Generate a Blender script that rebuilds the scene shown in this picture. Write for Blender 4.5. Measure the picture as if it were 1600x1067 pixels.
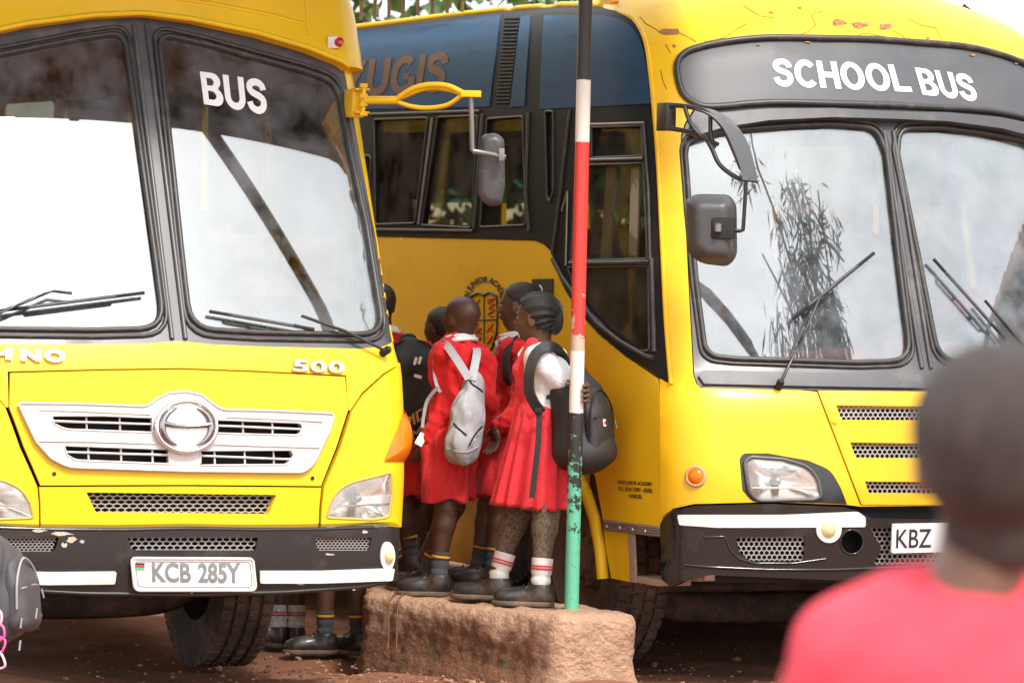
import bpy, bmesh, math, random
import numpy as np
from mathutils import Vector, Matrix
from mathutils.geometry import delaunay_2d_cdt

random.seed(7); rng = np.random.default_rng(7)
for o in list(bpy.data.objects): bpy.data.objects.remove(o)
scene = bpy.context.scene
COL = scene.collection

# ------------------------------------------------------------------ camera
FPX, CX, CY = 7500.0, 800.0, 533.5          # focal length in photo pixels (1600 wide)
HCAM, HORIZON, ROLL = 1.8, 380.0, math.radians(1.3)
camd = bpy.data.cameras.new('camera'); cam = bpy.data.objects.new('camera', camd); COL.objects.link(cam)
camd.sensor_width = 36; camd.lens = FPX/1600*36; camd.clip_end = 2000; camd.clip_start = .1
PITCH = math.atan((CY-HORIZON)/FPX)
CM = Matrix.Translation((0, 0, HCAM)) @ (Matrix.Rotation(math.pi/2-PITCH, 4, 'X') @ Matrix.Rotation(ROLL, 4, 'Z'))
cam.matrix_world = CM
camd.dof.use_dof = True; camd.dof.focus_distance = 19.7; camd.dof.aperture_fstop = 6.0
scene.camera = cam
# ------------------------------------------------------------------ sky, sun, exposure
SUN_EL, SUN_PHI = math.radians(54), math.radians(34)     # sun behind the camera, to its right
world = bpy.data.worlds.new('World'); scene.world = world; world.use_nodes = True
wn, wl = world.node_tree.nodes, world.node_tree.links
wn.clear()
sky = wn.new('ShaderNodeTexSky'); sky.sky_type = 'NISHITA'; sky.sun_disc = False
sky.sun_elevation = SUN_EL; sky.sun_rotation = math.pi - SUN_PHI
sky.air_density = 1.6; sky.dust_density = 5.0; sky.ozone_density = 1.0
hs = wn.new('ShaderNodeHueSaturation'); hs.inputs['Saturation'].default_value = .22; hs.inputs['Value'].default_value = 1.0
bg = wn.new('ShaderNodeBackground'); bg.inputs['Strength'].default_value = .15
wo = wn.new('ShaderNodeOutputWorld')
cl = wn.new('ShaderNodeMix'); cl.data_type = 'RGBA'; cl.inputs[0].default_value = .72; cl.inputs[7].default_value = (8.7, 9.05, 9.6, 1)   # thin bright overcast
wl.new(sky.outputs[0], hs.inputs['Color']); wl.new(hs.outputs[0], cl.inputs[6]); wl.new(cl.outputs[2], bg.inputs[0]); wl.new(bg.outputs[0], wo.inputs[0])
sd = bpy.data.lights.new('sun', 'SUN'); sd.energy = 2.6; sd.angle = math.radians(8); sd.color = (1, .95, .88)
sun = bpy.data.objects.new('sun', sd); COL.objects.link(sun)
tosun = Vector((math.sin(SUN_PHI)*math.cos(SUN_EL), -math.cos(SUN_PHI)*math.cos(SUN_EL), math.sin(SUN_EL)))
sun.rotation_euler = tosun.to_track_quat('Z', 'Y').to_euler()
scene.view_settings.view_transform = 'Standard'; scene.view_settings.look = 'None'
scene.view_settings.exposure = .8; scene.view_settings.gamma = 1; scene.view_settings.use_curve_mapping = False

# ------------------------------------------------------------------ pixel <-> world helpers
CMn = np.array(CM); CMi = np.linalg.inv(CMn)
def proj(p):                                   # world (N,3) -> photo pixels (N,2)
    p = np.atleast_2d(p); q = p@CMi[:3, :3].T + CMi[:3, 3]
    return np.stack([CX+FPX*q[:, 0]/-q[:, 2], CY-FPX*q[:, 1]/-q[:, 2]], 1)
def ray(x, y):
    d = CMn[:3, :3]@np.array([(x-CX)/FPX, -(y-CY)/FPX, -1.0]); return d/np.linalg.norm(d)
def at(x, y, depth):                           # the point seen at a photo pixel, at world y = depth
    d = ray(x, y); return np.array([0, 0, HCAM]) + d*(depth/d[1])

# ------------------------------------------------------------------ materials
MATS = {}
def mat(name, col, rough=.5, metal=0, spec=.5, coat=0, var=0, vscale=3, bump=0, bscale=40, dirt=None, dirt_amt=0, dscale=4,
        chips=None, chip_amt=0, chip_scale=9, bdist=.01, dirt2=None, bdetail=6, stretch=None, sheen=0, trans=0, alpha=1, sss=0):
    if name in MATS: return MATS[name]
    m = bpy.data.materials.new(name); m.use_nodes = True
    nt = m.node_tree; N, L = nt.nodes, nt.links
    b = N['Principled BSDF']
    b.inputs['Roughness'].default_value = rough; b.inputs['Metallic'].default_value = metal
    b.inputs['Specular IOR Level'].default_value = spec; b.inputs['Coat Weight'].default_value = coat
    b.inputs['Coat Roughness'].default_value = .12
    b.inputs['Sheen Weight'].default_value = sheen
    b.inputs['Transmission Weight'].default_value = trans
    if sss: b.inputs['Subsurface Weight'].default_value = sss; b.inputs['Subsurface Radius'].default_value = (.02, .008, .005); b.inputs['Subsurface Scale'].default_value = .3
    geo = N.new('ShaderNodeNewGeometry'); pos = geo.outputs['Position']
    if stretch:
        mp = N.new('ShaderNodeVectorMath'); mp.operation = 'MULTIPLY'; mp.inputs[1].default_value = stretch
        L.new(pos, mp.inputs[0]); pos = mp.outputs[0]
    def noise(scale, detail=5, rgh=.6, dist=0):
        n = N.new('ShaderNodeTexNoise'); n.inputs['Scale'].default_value = scale; n.inputs['Detail'].default_value = detail
        n.inputs['Roughness'].default_value = rgh; n.inputs['Distortion'].default_value = dist; L.new(pos, n.inputs['Vector']); return n.outputs['Fac']
    def ramp(f, a, bb):
        r = N.new('ShaderNodeMapRange'); r.inputs['From Min'].default_value = a; r.inputs['From Max'].default_value = bb
        L.new(f, r.inputs['Value']); return r.outputs['Result']
    def mix(f, c1, c2):
        x = N.new('ShaderNodeMix'); x.data_type = 'RGBA'
        if hasattr(f, 'links'): L.new(f, x.inputs['Factor'])
        else: x.inputs['Factor'].default_value = f
        for c, i in ((c1, 6), (c2, 7)):
            if hasattr(c, 'links'): L.new(c, x.inputs[i])
            else: x.inputs[i].default_value = (*c, 1)
        return x.outputs[2]
    c = tuple(col)
    if var:
        c = mix(ramp(noise(vscale), .3, .7), tuple(v*(1-var) for v in col), tuple(min(1, v*(1+var)) for v in col))
    if dirt:
        f = ramp(noise(dscale, 9, .68), .62-.34*dirt_amt, .80-.2*dirt_amt)
        g = N.new('ShaderNodeMath'); g.operation = 'MULTIPLY'; g.inputs[1].default_value = min(1, .35+.6*dirt_amt); L.new(f, g.inputs[0])
        c = mix(g.outputs[0], c, dirt)
        rr = N.new('ShaderNodeMapRange'); rr.inputs['To Min'].default_value = rough; rr.inputs['To Max'].default_value = .85
        L.new(g.outputs[0], rr.inputs['Value']); L.new(rr.outputs[0], b.inputs['Roughness'])
    if chips:
        f = ramp(noise(chip_scale, 6, .75, .4), .70-.12*chip_amt, .715-.12*chip_amt)
        c = mix(f, c, chips)
    if hasattr(c, 'links'): L.new(c, b.inputs['Base Color'])
    else: b.inputs['Base Color'].default_value = (*c, 1)
    if bump:
        bn = N.new('ShaderNodeBump'); bn.inputs['Strength'].default_value = bump; bn.inputs['Distance'].default_value = bdist
        L.new(noise(bscale, bdetail), bn.inputs['Height']); L.new(bn.outputs[0], b.inputs['Normal'])
    MATS[name] = m; return m

def glass_mat(name, tint, refl, rough=.01, dust=.05, edge=.5, dustcol=(.55, .5, .45)):
    m = bpy.data.materials.new(name); m.use_nodes = True; N, L = m.node_tree.nodes, m.node_tree.links
    N.clear(); out = N.new('ShaderNodeOutputMaterial')
    tr = N.new('ShaderNodeBsdfTransparent'); tr.inputs[0].default_value = (*tint, 1)
    gl = N.new('ShaderNodeBsdfGlossy'); gl.inputs['Roughness'].default_value = rough
    lw = N.new('ShaderNodeLayerWeight'); lw.inputs[0].default_value = .35
    mr = N.new('ShaderNodeMapRange'); mr.inputs['To Min'].default_value = refl; mr.inputs['To Max'].default_value = min(1, refl+edge)
    L.new(lw.outputs['Fresnel'], mr.inputs[0])
    mx = N.new('ShaderNodeMixShader'); L.new(mr.outputs[0], mx.inputs[0]); L.new(tr.outputs[0], mx.inputs[1]); L.new(gl.outputs[0], mx.inputs[2])
    df = N.new('ShaderNodeBsdfDiffuse'); df.inputs[0].default_value = (*dustcol, 1)
    geo = N.new('ShaderNodeNewGeometry')
    nz = N.new('ShaderNodeTexNoise'); nz.inputs['Scale'].default_value = 5; nz.inputs['Detail'].default_value = 9; nz.inputs['Roughness'].default_value = .7; L.new(geo.outputs['Position'], nz.inputs['Vector'])
    r2 = N.new('ShaderNodeMapRange'); r2.inputs['From Min'].default_value = .35; r2.inputs['From Max'].default_value = .8; r2.inputs['To Max'].default_value = dust*2.2; L.new(nz.outputs['Fac'], r2.inputs[0])
    m2 = N.new('ShaderNodeMixShader'); L.new(r2.outputs[0], m2.inputs[0]); L.new(mx.outputs[0], m2.inputs[1]); L.new(df.outputs[0], m2.inputs[2])
    L.new(m2.outputs[0], out.inputs[0]); MATS[name] = m; return m

DUST = (.30, .17, .09)
YEL = mat('yellow_paint', (.80, .50, .010), .38, coat=.16, spec=.28, var=.05, vscale=1.5, dirt=(.55, .30, .04), dirt_amt=.2, dscale=2.5, bump=.10, bscale=3.5, bdetail=2)
YEL2 = mat('yellow_paint_b', (.80, .455, .008), .38, coat=.16, spec=.28, var=.05, vscale=1.5, dirt=(.55, .28, .03), dirt_amt=.22, dscale=2.5, bump=.10, bscale=3.5, bdetail=2)
YELW = mat('yellow_paint_worn', (.79, .455, .008), .42, coat=.08, spec=.28, var=.07, vscale=2, dirt=(.50, .27, .04), dirt_amt=.22, dscale=3, chips=(.42, .25, .12), chip_amt=.15, chip_scale=13, bump=.05, bscale=12)
BLK = mat('black_paint', (.016, .014, .013), .35, coat=.05, dirt=(.08, .055, .04), dirt_amt=.25, dscale=5, chips=(.35, .30, .25), chip_amt=-.25, chip_scale=45)
BLKG = mat('black_gloss', (.010, .009, .008), .16, coat=.3, dirt=(.06, .04, .028), dirt_amt=.12, dscale=4, chips=(.4, .3, .2), chip_amt=-.3, chip_scale=60)
BANDM = mat('window_band_black', (.012, .011, .010), .6, spec=.15, dirt=(.035, .027, .02), dirt_amt=.3, dscale=4)
BLKM = mat('black_matte', (.012, .011, .011), .75, var=.2)
GREYB = mat('grey_black_paint', (.060, .060, .064), .36, coat=.1, dirt=(.20, .17, .15), dirt_amt=.35, dscale=4, chips=(.5, .45, .42), chip_amt=-.28, chip_scale=60)
RUB = mat('rubber', (.030, .027, .025), .42, dirt=(.16, .12, .09), dirt_amt=.3, dscale=18)
SILV = mat('silver_paint', (.54, .50, .475), .38, metal=.25, var=.04, dirt=(.42, .33, .25), dirt_amt=.2, dscale=7)
CHR = mat('chrome', (.82, .80, .78), .12, metal=1, dirt=(.5, .42, .35), dirt_amt=.15, dscale=20)
STEEL = mat('steel', (.26, .25, .245), .42, metal=.8, dirt=(.25, .18, .12), dirt_amt=.3, dscale=15)
MESHM = mat('mesh_metal', (.36, .335, .305), .5, metal=.2, dirt=(.25, .17, .1), dirt_amt=.3, dscale=15)
WHT = mat('white_paint', (.72, .69, .64), .4, dirt=(.42, .31, .22), dirt_amt=.35, dscale=9)
DARKM = mat('dark_underbody', (.05, .033, .023), .85, dirt=DUST, dirt_amt=.45, dscale=4)
TYRE = mat('tyre_rubber', (.060, .042, .032), .85, dirt=(.26, .15, .09), dirt_amt=.55, dscale=7, bump=.2, bscale=60)
PLAST = mat('dark_plastic', (.055, .054, .055), .45, dirt=(.2, .17, .14), dirt_amt=.15, dscale=8, bump=.03, bscale=200)
AMB = mat('amber_lens', (.66, .15, .002), .2, spec=.35)
REDL = mat('red_lens', (.45, .02, .02), .15, coat=.5)
CREAM = mat('cream_lens', (.72, .58, .28), .3, coat=.3, var=.08, vscale=40)
GREYT = mat('plate_grey', (.20, .21, .21), .5, var=.15, vscale=60)
BLKT = mat('print_black', (.02, .018, .015), .5)
WHTT = mat('print_white', (.82, .82, .80), .45)
REDT = mat('print_red', (.55, .03, .02), .5)
PLATE = mat('plate_white', (.80, .80, .80), .35, dirt=(.55, .47, .4), dirt_amt=.15, dscale=14)
REFLECTOR = mat('lamp_reflector', (.85, .83, .80), .16, metal=1, var=.05, bump=.15, bscale=30)
BLUE = mat('blue_panel', (.015, .048, .095), .6, spec=.2, var=.12, vscale=5, dirt=(.028, .050, .075), dirt_amt=.35, dscale=3, bump=.03, bscale=120, stretch=(1, 1, 6))
GREYP = mat('grey_sign_panel', (.066, .067, .075), .45, spec=.4, var=.1, vscale=2.2, dirt=(.12, .118, .118), dirt_amt=.3, dscale=3, chips=(.025, .07, .075), chip_amt=-.02, chip_scale=6)
CHECK = mat('checker_plate', (.42, .30, .22), .5, metal=.35, dirt=(.34, .20, .12), dirt_amt=.6, dscale=10, bump=.5, bscale=70, bdetail=1)
INTD = mat('interior_dark', (.035, .030, .028), .8, var=.2)
INTG = mat('interior_grey', (.11, .10, .09), .8, var=.15)
SEAT = mat('seat_cloth', (.030, .028, .030), .9, var=.25, vscale=20)
SEATB = mat('seat_tan', (.28, .20, .10), .9, var=.1)
WIND = glass_mat('windscreen_glass', (.62, .66, .64), .24, dust=.09, edge=.35, dustcol=(.60, .62, .66))
WIND2 = glass_mat('windscreen_glass_b', (.70, .74, .75), .19, dust=.11, edge=.35, dustcol=(.58, .61, .66))
SIDEG = glass_mat('side_window_glass', (.74, .71, .62), .012, dust=.04, edge=.10)
TEALG = glass_mat('teal_glass', (.38, .80, .74), .08, dust=.03)
LENS = glass_mat('headlamp_glass', (.93, .93, .92), .10, rough=.06, dust=.16, dustcol=(.7, .66, .6))
def skin(name, c): return mat(name, c, .46, spec=.45, var=.12, vscale=14, bump=.06, bscale=160, sss=.08)
SKIN = skin('skin_dark', (.072, .034, .021)); SKIN2 = skin('skin_brown', (.105, .052, .031)); SKIN3 = skin('skin_warm', (.17, .10, .072))
HAIR = mat('hair_black', (.012, .010, .010), .6, bump=.5, bscale=260, var=.3, vscale=80)
def cloth(name, c, bscale=55, **k): return mat(name, c, .88, spec=.2, var=.14, vscale=9, bump=.55, bscale=bscale, bdetail=8, sheen=.1, **k)
REDK = cloth('red_knit', (.62, .020, .022)); REDS = cloth('red_cotton', (.60, .030, .036)); REDD = cloth('red_dress', (.66, .035, .045))
PINKR = cloth('faded_red_cotton', (.66, .055, .080)); WSH = cloth('white_cotton', (.76, .75, .74)); SOCKG = cloth('grey_sock', (.075, .080, .095), 300)
SOCKW = cloth('white_sock', (.74, .71, .68), 300); YELB = cloth('yellow_band', (.65, .38, .03), 300); REDB = cloth('red_band', (.6, .03, .04), 300); MARB = cloth('maroon_band', (.12, .01, .02), 300)
PACKB = mat('black_nylon', (.020, .019, .020), .62, var=.2, vscale=8, bump=.25, bscale=300, dirt=(.09, .07, .06), dirt_amt=.25, dscale=6)
PACKG = mat('grey_nylon', (.33, .335, .365), .55, var=.1, vscale=8, bump=.3, bscale=120)
PACKL = mat('slate_nylon', (.055, .050, .054), .6, var=.2, vscale=6, bump=.25, bscale=250)
SHOE = mat('black_leather', (.022, .020, .019), .38, coat=.2, bump=.12, bscale=120, dirt=(.17, .11, .08), dirt_amt=.4, dscale=14)
SOLE = mat('shoe_sole', (.085, .062, .048), .8, dirt=(.25, .15, .09), dirt_amt=.6, dscale=14)
def leopard():
    m = mat('leopard_leggings', (.27, .18, .11), .85); N, L = m.node_tree.nodes, m.node_tree.links; b = N['Principled BSDF']
    g = N.new('ShaderNodeNewGeometry'); v = N.new('ShaderNodeTexVoronoi'); v.inputs['Scale'].default_value = 120; v.feature = 'DISTANCE_TO_EDGE'
    n = N.new('ShaderNodeTexNoise'); n.inputs['Scale'].default_value = 70; L.new(g.outputs['Position'], v.inputs['Vector']); L.new(g.outputs['Position'], n.inputs['Vector'])
    a = N.new('ShaderNodeMath'); a.operation = 'MULTIPLY'; L.new(v.outputs['Distance'], a.inputs[0]); a.inputs[1].default_value = 2.0
    s = N.new('ShaderNodeMath'); s.operation = 'SUBTRACT'; L.new(n.outputs['Fac'], s.inputs[0]); L.new(a.outputs[0], s.inputs[1])
    r = N.new('ShaderNodeValToRGB'); r.color_ramp.elements[0].position = -.0; r.color_ramp.elements[0].color = (.19, .135, .092, 1); r.color_ramp.elements[0].position = .12; r.color_ramp.elements[1].position = .34; r.color_ramp.elements[1].color = (.070, .047, .033, 1)
    L.new(s.outputs[0], r.inputs[0]); L.new(r.outputs[0], b.inputs['Base Color']); return m
LEOP = leopard()

# ------------------------------------------------------------------ object helpers
def mkmesh(name, V, Fs, smooth=True):
    me = bpy.data.meshes.new(name); me.from_pydata([tuple(map(float, v)) for v in V], [], Fs)
    if smooth: me.polygons.foreach_set('use_smooth', [True]*len(me.polygons))
    me.update(); return me
def obj(name, me, m=None, parent=None):
    o = bpy.data.objects.new(name, me); COL.objects.link(o)
    if m is not None and not me.materials: me.materials.append(m)
    if parent is not None:
        o.parent = parent; o.matrix_parent_inverse = parent_inv(parent)
    return o
WMAT = {}
def parent_inv(p): return WMAT.get(p.name, Matrix.Identity(4)).inverted()
def thing(name, label, cat, loc=(0, 0, 0), group=None):
    o = bpy.data.objects.new(name, None); COL.objects.link(o); o.location = loc; o.empty_display_size = .1
    WMAT[o.name] = Matrix.Translation(loc); tag(o, label, cat, group); return o
def tag(o, label, cat, group=None):
    o['label'] = label; o['category'] = cat
    if group: o['group'] = group
    return o
def sharp(me, ang=35):
    try: me.set_sharp_from_angle(angle=math.radians(ang))
    except Exception: pass
    return me
def box_me(c, size, R=None, bev=.0, name='m'):
    bm = bmesh.new(); bmesh.ops.create_cube(bm, size=1)
    bmesh.ops.scale(bm, vec=size, verts=bm.verts)
    if bev: bmesh.ops.bevel(bm, geom=bm.edges[:], offset=bev, segments=2, affect='EDGES', profile=.7)
    M = Matrix.Translation(Vector(c)) @ (R.to_4x4() if R is not None else Matrix.Identity(4))
    bm.transform(M); me = bpy.data.meshes.new(name); bm.to_mesh(me); bm.free()
    me.polygons.foreach_set('use_smooth', [True]*len(me.polygons)); return sharp(me, 40)
def box(name, c, size, m, parent=None, R=None, bev=.004): return obj(name, box_me(c, size, R, bev, name), m, parent)
def tube_me(pts, r, closed=False, n=8, name='tube', caps=True):
    P = np.array([np.array(p, float) for p in pts]); k = len(P)
    rr = np.full(k, r) if np.isscalar(r) else np.array(r, float)
    T = np.roll(P, -1, 0)-np.roll(P, 1, 0) if closed else np.gradient(P, axis=0)
    T /= np.linalg.norm(T, axis=1)[:, None]+1e-12
    a = np.cross(T[0], [0, 0, 1.]);
    if np.linalg.norm(a) < .1: a = np.cross(T[0], [1., 0, 0])
    a /= np.linalg.norm(a); V = []
    for i in range(k):
        a = a-T[i]*a.dot(T[i]); a /= np.linalg.norm(a)+1e-12; b = np.cross(T[i], a)
        for j in range(n):
            th = 2*math.pi*j/n; V.append(P[i]+rr[i]*(math.cos(th)*a+math.sin(th)*b))
    Fs = []
    for i in range(k if closed else k-1):
        i2 = (i+1) % k
        for j in range(n): Fs.append((i*n+j, i*n+(j+1) % n, i2*n+(j+1) % n, i2*n+j))
    if caps and not closed: Fs += [tuple(range(n))[::-1], tuple((k-1)*n+j for j in range(n))]
    return sharp(mkmesh(name, V, Fs), 60)
def tube(name, pts, r, m, parent=None, closed=False, n=8): return obj(name, tube_me(pts, r, closed, n, name), m, parent)
def smooth_path(pts, n=6):
    P = np.array(pts, float); out = []
    for i in range(len(P)-1):
        p0, p1, p2, p3 = P[max(i-1, 0)], P[i], P[i+1], P[min(i+2, len(P)-1)]
        for j in range(n):
            t = j/n; out.append(.5*((2*p1)+(-p0+p2)*t+(2*p0-5*p1+4*p2-p3)*t*t+(-p0+3*p1-3*p2+p3)*t**3))
    out.append(P[-1]); return np.array(out)
def lathe_me(prof, axis_o, axis_d, n=32, name='lathe', closed=False):
    d = Vector(axis_d).normalized(); a = d.orthogonal().normalized(); b = d.cross(a); o = Vector(axis_o); V = []; Fs = []
    k = len(prof)
    for i in range(n):
        th = 2*math.pi*i/n; e = a*math.cos(th)+b*math.sin(th)
        for (r, h) in prof: V.append(o+e*r+d*h)
    for i in range(n):
        i2 = (i+1) % n
        for j in range(k-1): Fs.append((i*k+j, i2*k+j, i2*k+j+1, i*k+j+1))
    return sharp(mkmesh(name, V, Fs), 35)
def join_me(mes, name='joined'):
    V = []; Fs = []
    for me in mes:
        o = len(V); V += [tuple(v.co) for v in me.vertices]; Fs += [tuple(i+o for i in p.vertices) for p in me.polygons]; bpy.data.meshes.remove(me)
    return sharp(mkmesh(name, V, Fs), 40)

# polygons -----------------------------------------------------------
def rpoly(pts, r=0, seg=5):
    """round the corners: each point (x, y) or (x, y, r)"""
    out = []; n = len(pts)
    for i in range(n):
        p = np.array(pts[i][:2], float); rad = pts[i][2] if len(pts[i]) > 2 else r
        if not rad: out.append(p); continue
        a = np.array(pts[i-1][:2], float)-p; b = np.array(pts[(i+1) % n][:2], float)-p
        la, lb = np.linalg.norm(a), np.linalg.norm(b); d = min(rad, .48*la, .48*lb); pa, pb = p+a/la*d, p+b/lb*d
        for j in range(seg+1):
            t = j/seg; out.append((1-t)**2*pa+2*t*(1-t)*p+t*t*pb)
    return np.array(out)
def dens(P, step, closed=True):
    P = np.array(P, float); out = []
    n = len(P)
    for i in range(n if closed else n-1):
        a, b = P[i], P[(i+1) % n]; k = max(1, int(math.ceil(np.linalg.norm(b-a)/step)))
        for j in range(k): out.append(a+(b-a)*j/k)
    if not closed: out.append(P[-1])
    return np.array(out)
def inside(P, poly):
    x, y = P[:, 0], P[:, 1]; c = np.zeros(len(P), bool); n = len(poly)
    for i in range(n):
        x1, y1 = poly[i]; x2, y2 = poly[i-1]
        m = (y1 > y) != (y2 > y)
        if y1 != y2: c ^= m & (x < (x2-x1)*(y-y1)/(y2-y1)+x1)
    return c
def mindist(P, poly):
    A = poly; B = np.roll(poly, -1, 0); out = np.full(len(P), 1e9)
    for a, b in zip(A, B):
        ab = b-a; t = np.clip(((P-a)@ab)/(ab@ab+1e-12), 0, 1); out = np.minimum(out, np.linalg.norm(P-a-t[:, None]*ab, axis=1))
    return out
def ellipse(cx, cy, rx, ry, n=28, rot=0):
    t = np.linspace(0, 2*math.pi, n, endpoint=False); x, y = rx*np.cos(t), ry*np.sin(t); c, s = math.cos(rot), math.sin(rot)
    return np.stack([cx+x*c-y*s, cy+x*s+y*c], 1)

def triangulate(outer, holes, grid):
    pts = [outer]+holes
    lo, hi = outer.min(0), outer.max(0)
    gx, gy = np.meshgrid(np.arange(lo[0]+grid*.37, hi[0], grid), np.arange(lo[1]+grid*.41, hi[1], grid*.9))
    gx[1::2] += grid*.5
    G = np.stack([gx.ravel(), gy.ravel()], 1); G = G[inside(G, outer)]
    for h in holes: G = G[~inside(G, h)]
    if len(G):
        ok = mindist(G, outer) > .35*grid
        for h in holes: ok &= mindist(G, h) > .35*grid
        G = G[ok]
    V = []; E = []
    for p in pts:
        o = len(V); V += [Vector(q) for q in p]; E += [(o+i, o+(i+1) % len(p)) for i in range(len(p))]
    V += [Vector(q) for q in G]
    r = delaunay_2d_cdt(V, E, [], 0, 1e-6)
    v2 = np.array([tuple(q) for q in r[0]]); tris = np.array([f for f in r[2] if len(f) == 3])
    cen = v2[tris].mean(1); keep = inside(cen, outer)
    for h in holes: keep &= ~inside(cen, h)
    tris = tris[keep]
    a = v2[tris[:, 1]]-v2[tris[:, 0]]; b = v2[tris[:, 2]]-v2[tris[:, 0]]
    ar = a[:, 0]*b[:, 1]-a[:, 1]*b[:, 0]
    tris[ar < 0] = tris[ar < 0][:, ::-1]; tris = tris[np.abs(ar) > 1e-9]
    return v2, tris
def thick_me(v2, tris, mapf, th, name='panel', lip=0):
    """mapf(v2, depth) -> 3D; the sheet's front at depth 0, its back th behind, closed edges"""
    used = np.unique(tris); ren = -np.ones(len(v2), int); ren[used] = np.arange(len(used)); v2 = v2[used]; tris = ren[tris]; n = len(v2)
    top = mapf(v2, 0.0); bot = mapf(v2, th)
    cnt = {}
    for t in tris:
        for a, b in ((t[0], t[1]), (t[1], t[2]), (t[2], t[0])): cnt[(a, b)] = 1
    bd = [e for e in cnt if (e[1], e[0]) not in cnt]
    V = list(top)+list(bot); Fs = [tuple(map(int, t)) for t in tris]+[tuple(int(i)+n for i in t[::-1]) for t in tris]
    Fs += [(int(b), int(a), int(a)+n, int(b)+n) for a, b in bd]
    return sharp(mkmesh(name, V, Fs), 50)

# ------------------------------------------------------------------ a vehicle's skin as a surface
def gsmooth(y, k):
    w = np.exp(-.5*(np.arange(-3*k, 3*k+1)/k)**2); w /= w.sum(); return np.convolve(np.pad(y, 3*k, mode='edge'), w, 'valid')
class Surf:
    def __init__(s, yaw, P0, hw, sag, r, L, prof, crown=0, crown_s=(2.3, 2.9)):
        s.l = np.array([math.cos(yaw), math.sin(yaw)]); s.f = np.array([math.sin(yaw), -math.cos(yaw)]); s.P0 = np.array(P0, float); s.hw = hw
        uu = np.concatenate([np.linspace(0, hw-r, 60), hw-r+r*np.sin(np.linspace(0, math.pi/2, 30))[1:]])
        e = np.clip((uu-(hw-r))/r, 0, 1); ww = -sag*(uu/hw)**2-r*(1-np.sqrt(np.maximum(0, 1-e*e)))
        q = np.stack([uu, ww], 1); q = np.concatenate([q, [[hw, ww[-1]-.05], [hw, ww[-1]-L]]])
        d = np.concatenate([[0], np.cumsum(np.linalg.norm(np.diff(q, axis=0), axis=1))]); s.tc = d[-3]; s.T = d[-1]
        s.ta = np.arange(0, d[-1], .005); s.ua = gsmooth(np.interp(s.ta, d, q[:, 0]), 4); s.wa = gsmooth(np.interp(s.ta, d, q[:, 1]), 4); s.ua -= s.ua[0]
        s.sa = np.arange(-.2, prof[-1][0]+.3, .005); pr = np.array(prof)
        s.Za, s.Fa, s.Ia = (gsmooth(np.interp(s.sa, pr[:, 0], pr[:, i]), 8) for i in (1, 2, 3))
        lowm = s.sa < pr[0][0]; s.Za[lowm] = pr[0][1]+(s.sa[lowm]-pr[0][0])
        s.smax = prof[-1][0]; s.crown = crown; s.cw = crown_s; s.grid = None
    def P(s, t, q):
        t = np.asarray(t, float); q = np.asarray(q, float); sg = np.where(t < 0, -1., 1.); at_ = np.abs(t)
        u = np.interp(at_, s.ta, s.ua)*sg; w = np.interp(at_, s.ta, s.wa)
        du = np.interp(at_+.01, s.ta, s.ua)-np.interp(at_-.01, s.ta, s.ua); dw = np.interp(at_+.01, s.ta, s.wa)-np.interp(at_-.01, s.ta, s.wa)
        nn = np.hypot(du, dw)+1e-9; nu = -dw/nn*sg
        g = 1-np.clip((at_-s.tc)/2.6, 0, 1); g = g*g*(3-2*g)
        z = np.interp(q, s.sa, s.Za); fi = np.interp(q, s.sa, s.Fa); si = np.interp(q, s.sa, s.Ia)
        cz = np.clip((q-s.cw[0])/(s.cw[1]-s.cw[0]), 0, 1); cz = cz*cz*(3-2*cz)
        z = z-s.crown*(u/s.hw)**2*cz
        w = w-fi*g; u = u-nu*si
        xy = s.P0[None]+u.reshape(-1, 1)*s.l+w.reshape(-1, 1)*s.f
        return np.concatenate([xy, z.reshape(-1, 1)], 1)
    def N(s, t, q):
        e = .01; a = s.P(t+e, q)-s.P(t-e, q); b = s.P(t, q+e)-s.P(t, q-e); n = np.cross(a, b); n /= np.linalg.norm(n, axis=1)[:, None]+1e-12; return n
    def Po(s, ts, off): ts = np.atleast_2d(ts); return s.P(ts[:, 0], ts[:, 1])+s.N(ts[:, 0], ts[:, 1])*np.asarray(off).reshape(-1, 1)
    def solve(s, px, off=0.0):
        px = np.atleast_2d(np.array(px, float))
        if s.grid is None:
            tm = min(s.tc+4.5, s.T-.06); t = np.arange(-tm, tm, .04); q = np.arange(.2, s.smax, .04); T, Q = np.meshgrid(t, q); T, Q = T.ravel(), Q.ravel()
            P = s.P(T, Q); n = s.N(T, Q); vis = ((np.array([0, 0, HCAM])-P)*n).sum(1) > 0
            s.grid = (T[vis], Q[vis], proj(P[vis]))
        T, Q, G = s.grid; out = np.zeros((len(px), 2))
        for i, p in enumerate(px):
            k = np.argmin(((G-p)**2).sum(1)); out[i] = T[k], Q[k]
        f = lambda o: proj(s.Po(o, off))
        for it in range(12):
            r = px-f(out); e = 2e-3
            jt = (f(out+[e, 0])-f(out-[e, 0]))/(2*e); jq = (f(out+[0, e])-f(out-[0, e]))/(2*e)
            det = jt[:, 0]*jq[:, 1]-jt[:, 1]*jq[:, 0]; det = np.where(np.abs(det) < 2e3, np.sign(det)*2e3+(det == 0)*2e3, det)
            dt = (r[:, 0]*jq[:, 1]-r[:, 1]*jq[:, 0])/det; dq = (jt[:, 0]*r[:, 1]-jt[:, 1]*r[:, 0])/det
            out[:, 0] += np.clip(dt, -.06, .06); out[:, 1] += np.clip(dq, -.06, .06)
        return out
    def cs(s, y):                                  # height parameter of the centre line at a photo row
        q = np.arange(.3, s.smax, .004); r = proj(s.P(np.zeros(len(q)), q))[:, 1]; return float(q[np.argmin(np.abs(r-y))])
    def ts(s, px, step=9, off=0, closed=True): return s.solve(dens(px, step, closed), off)
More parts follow.
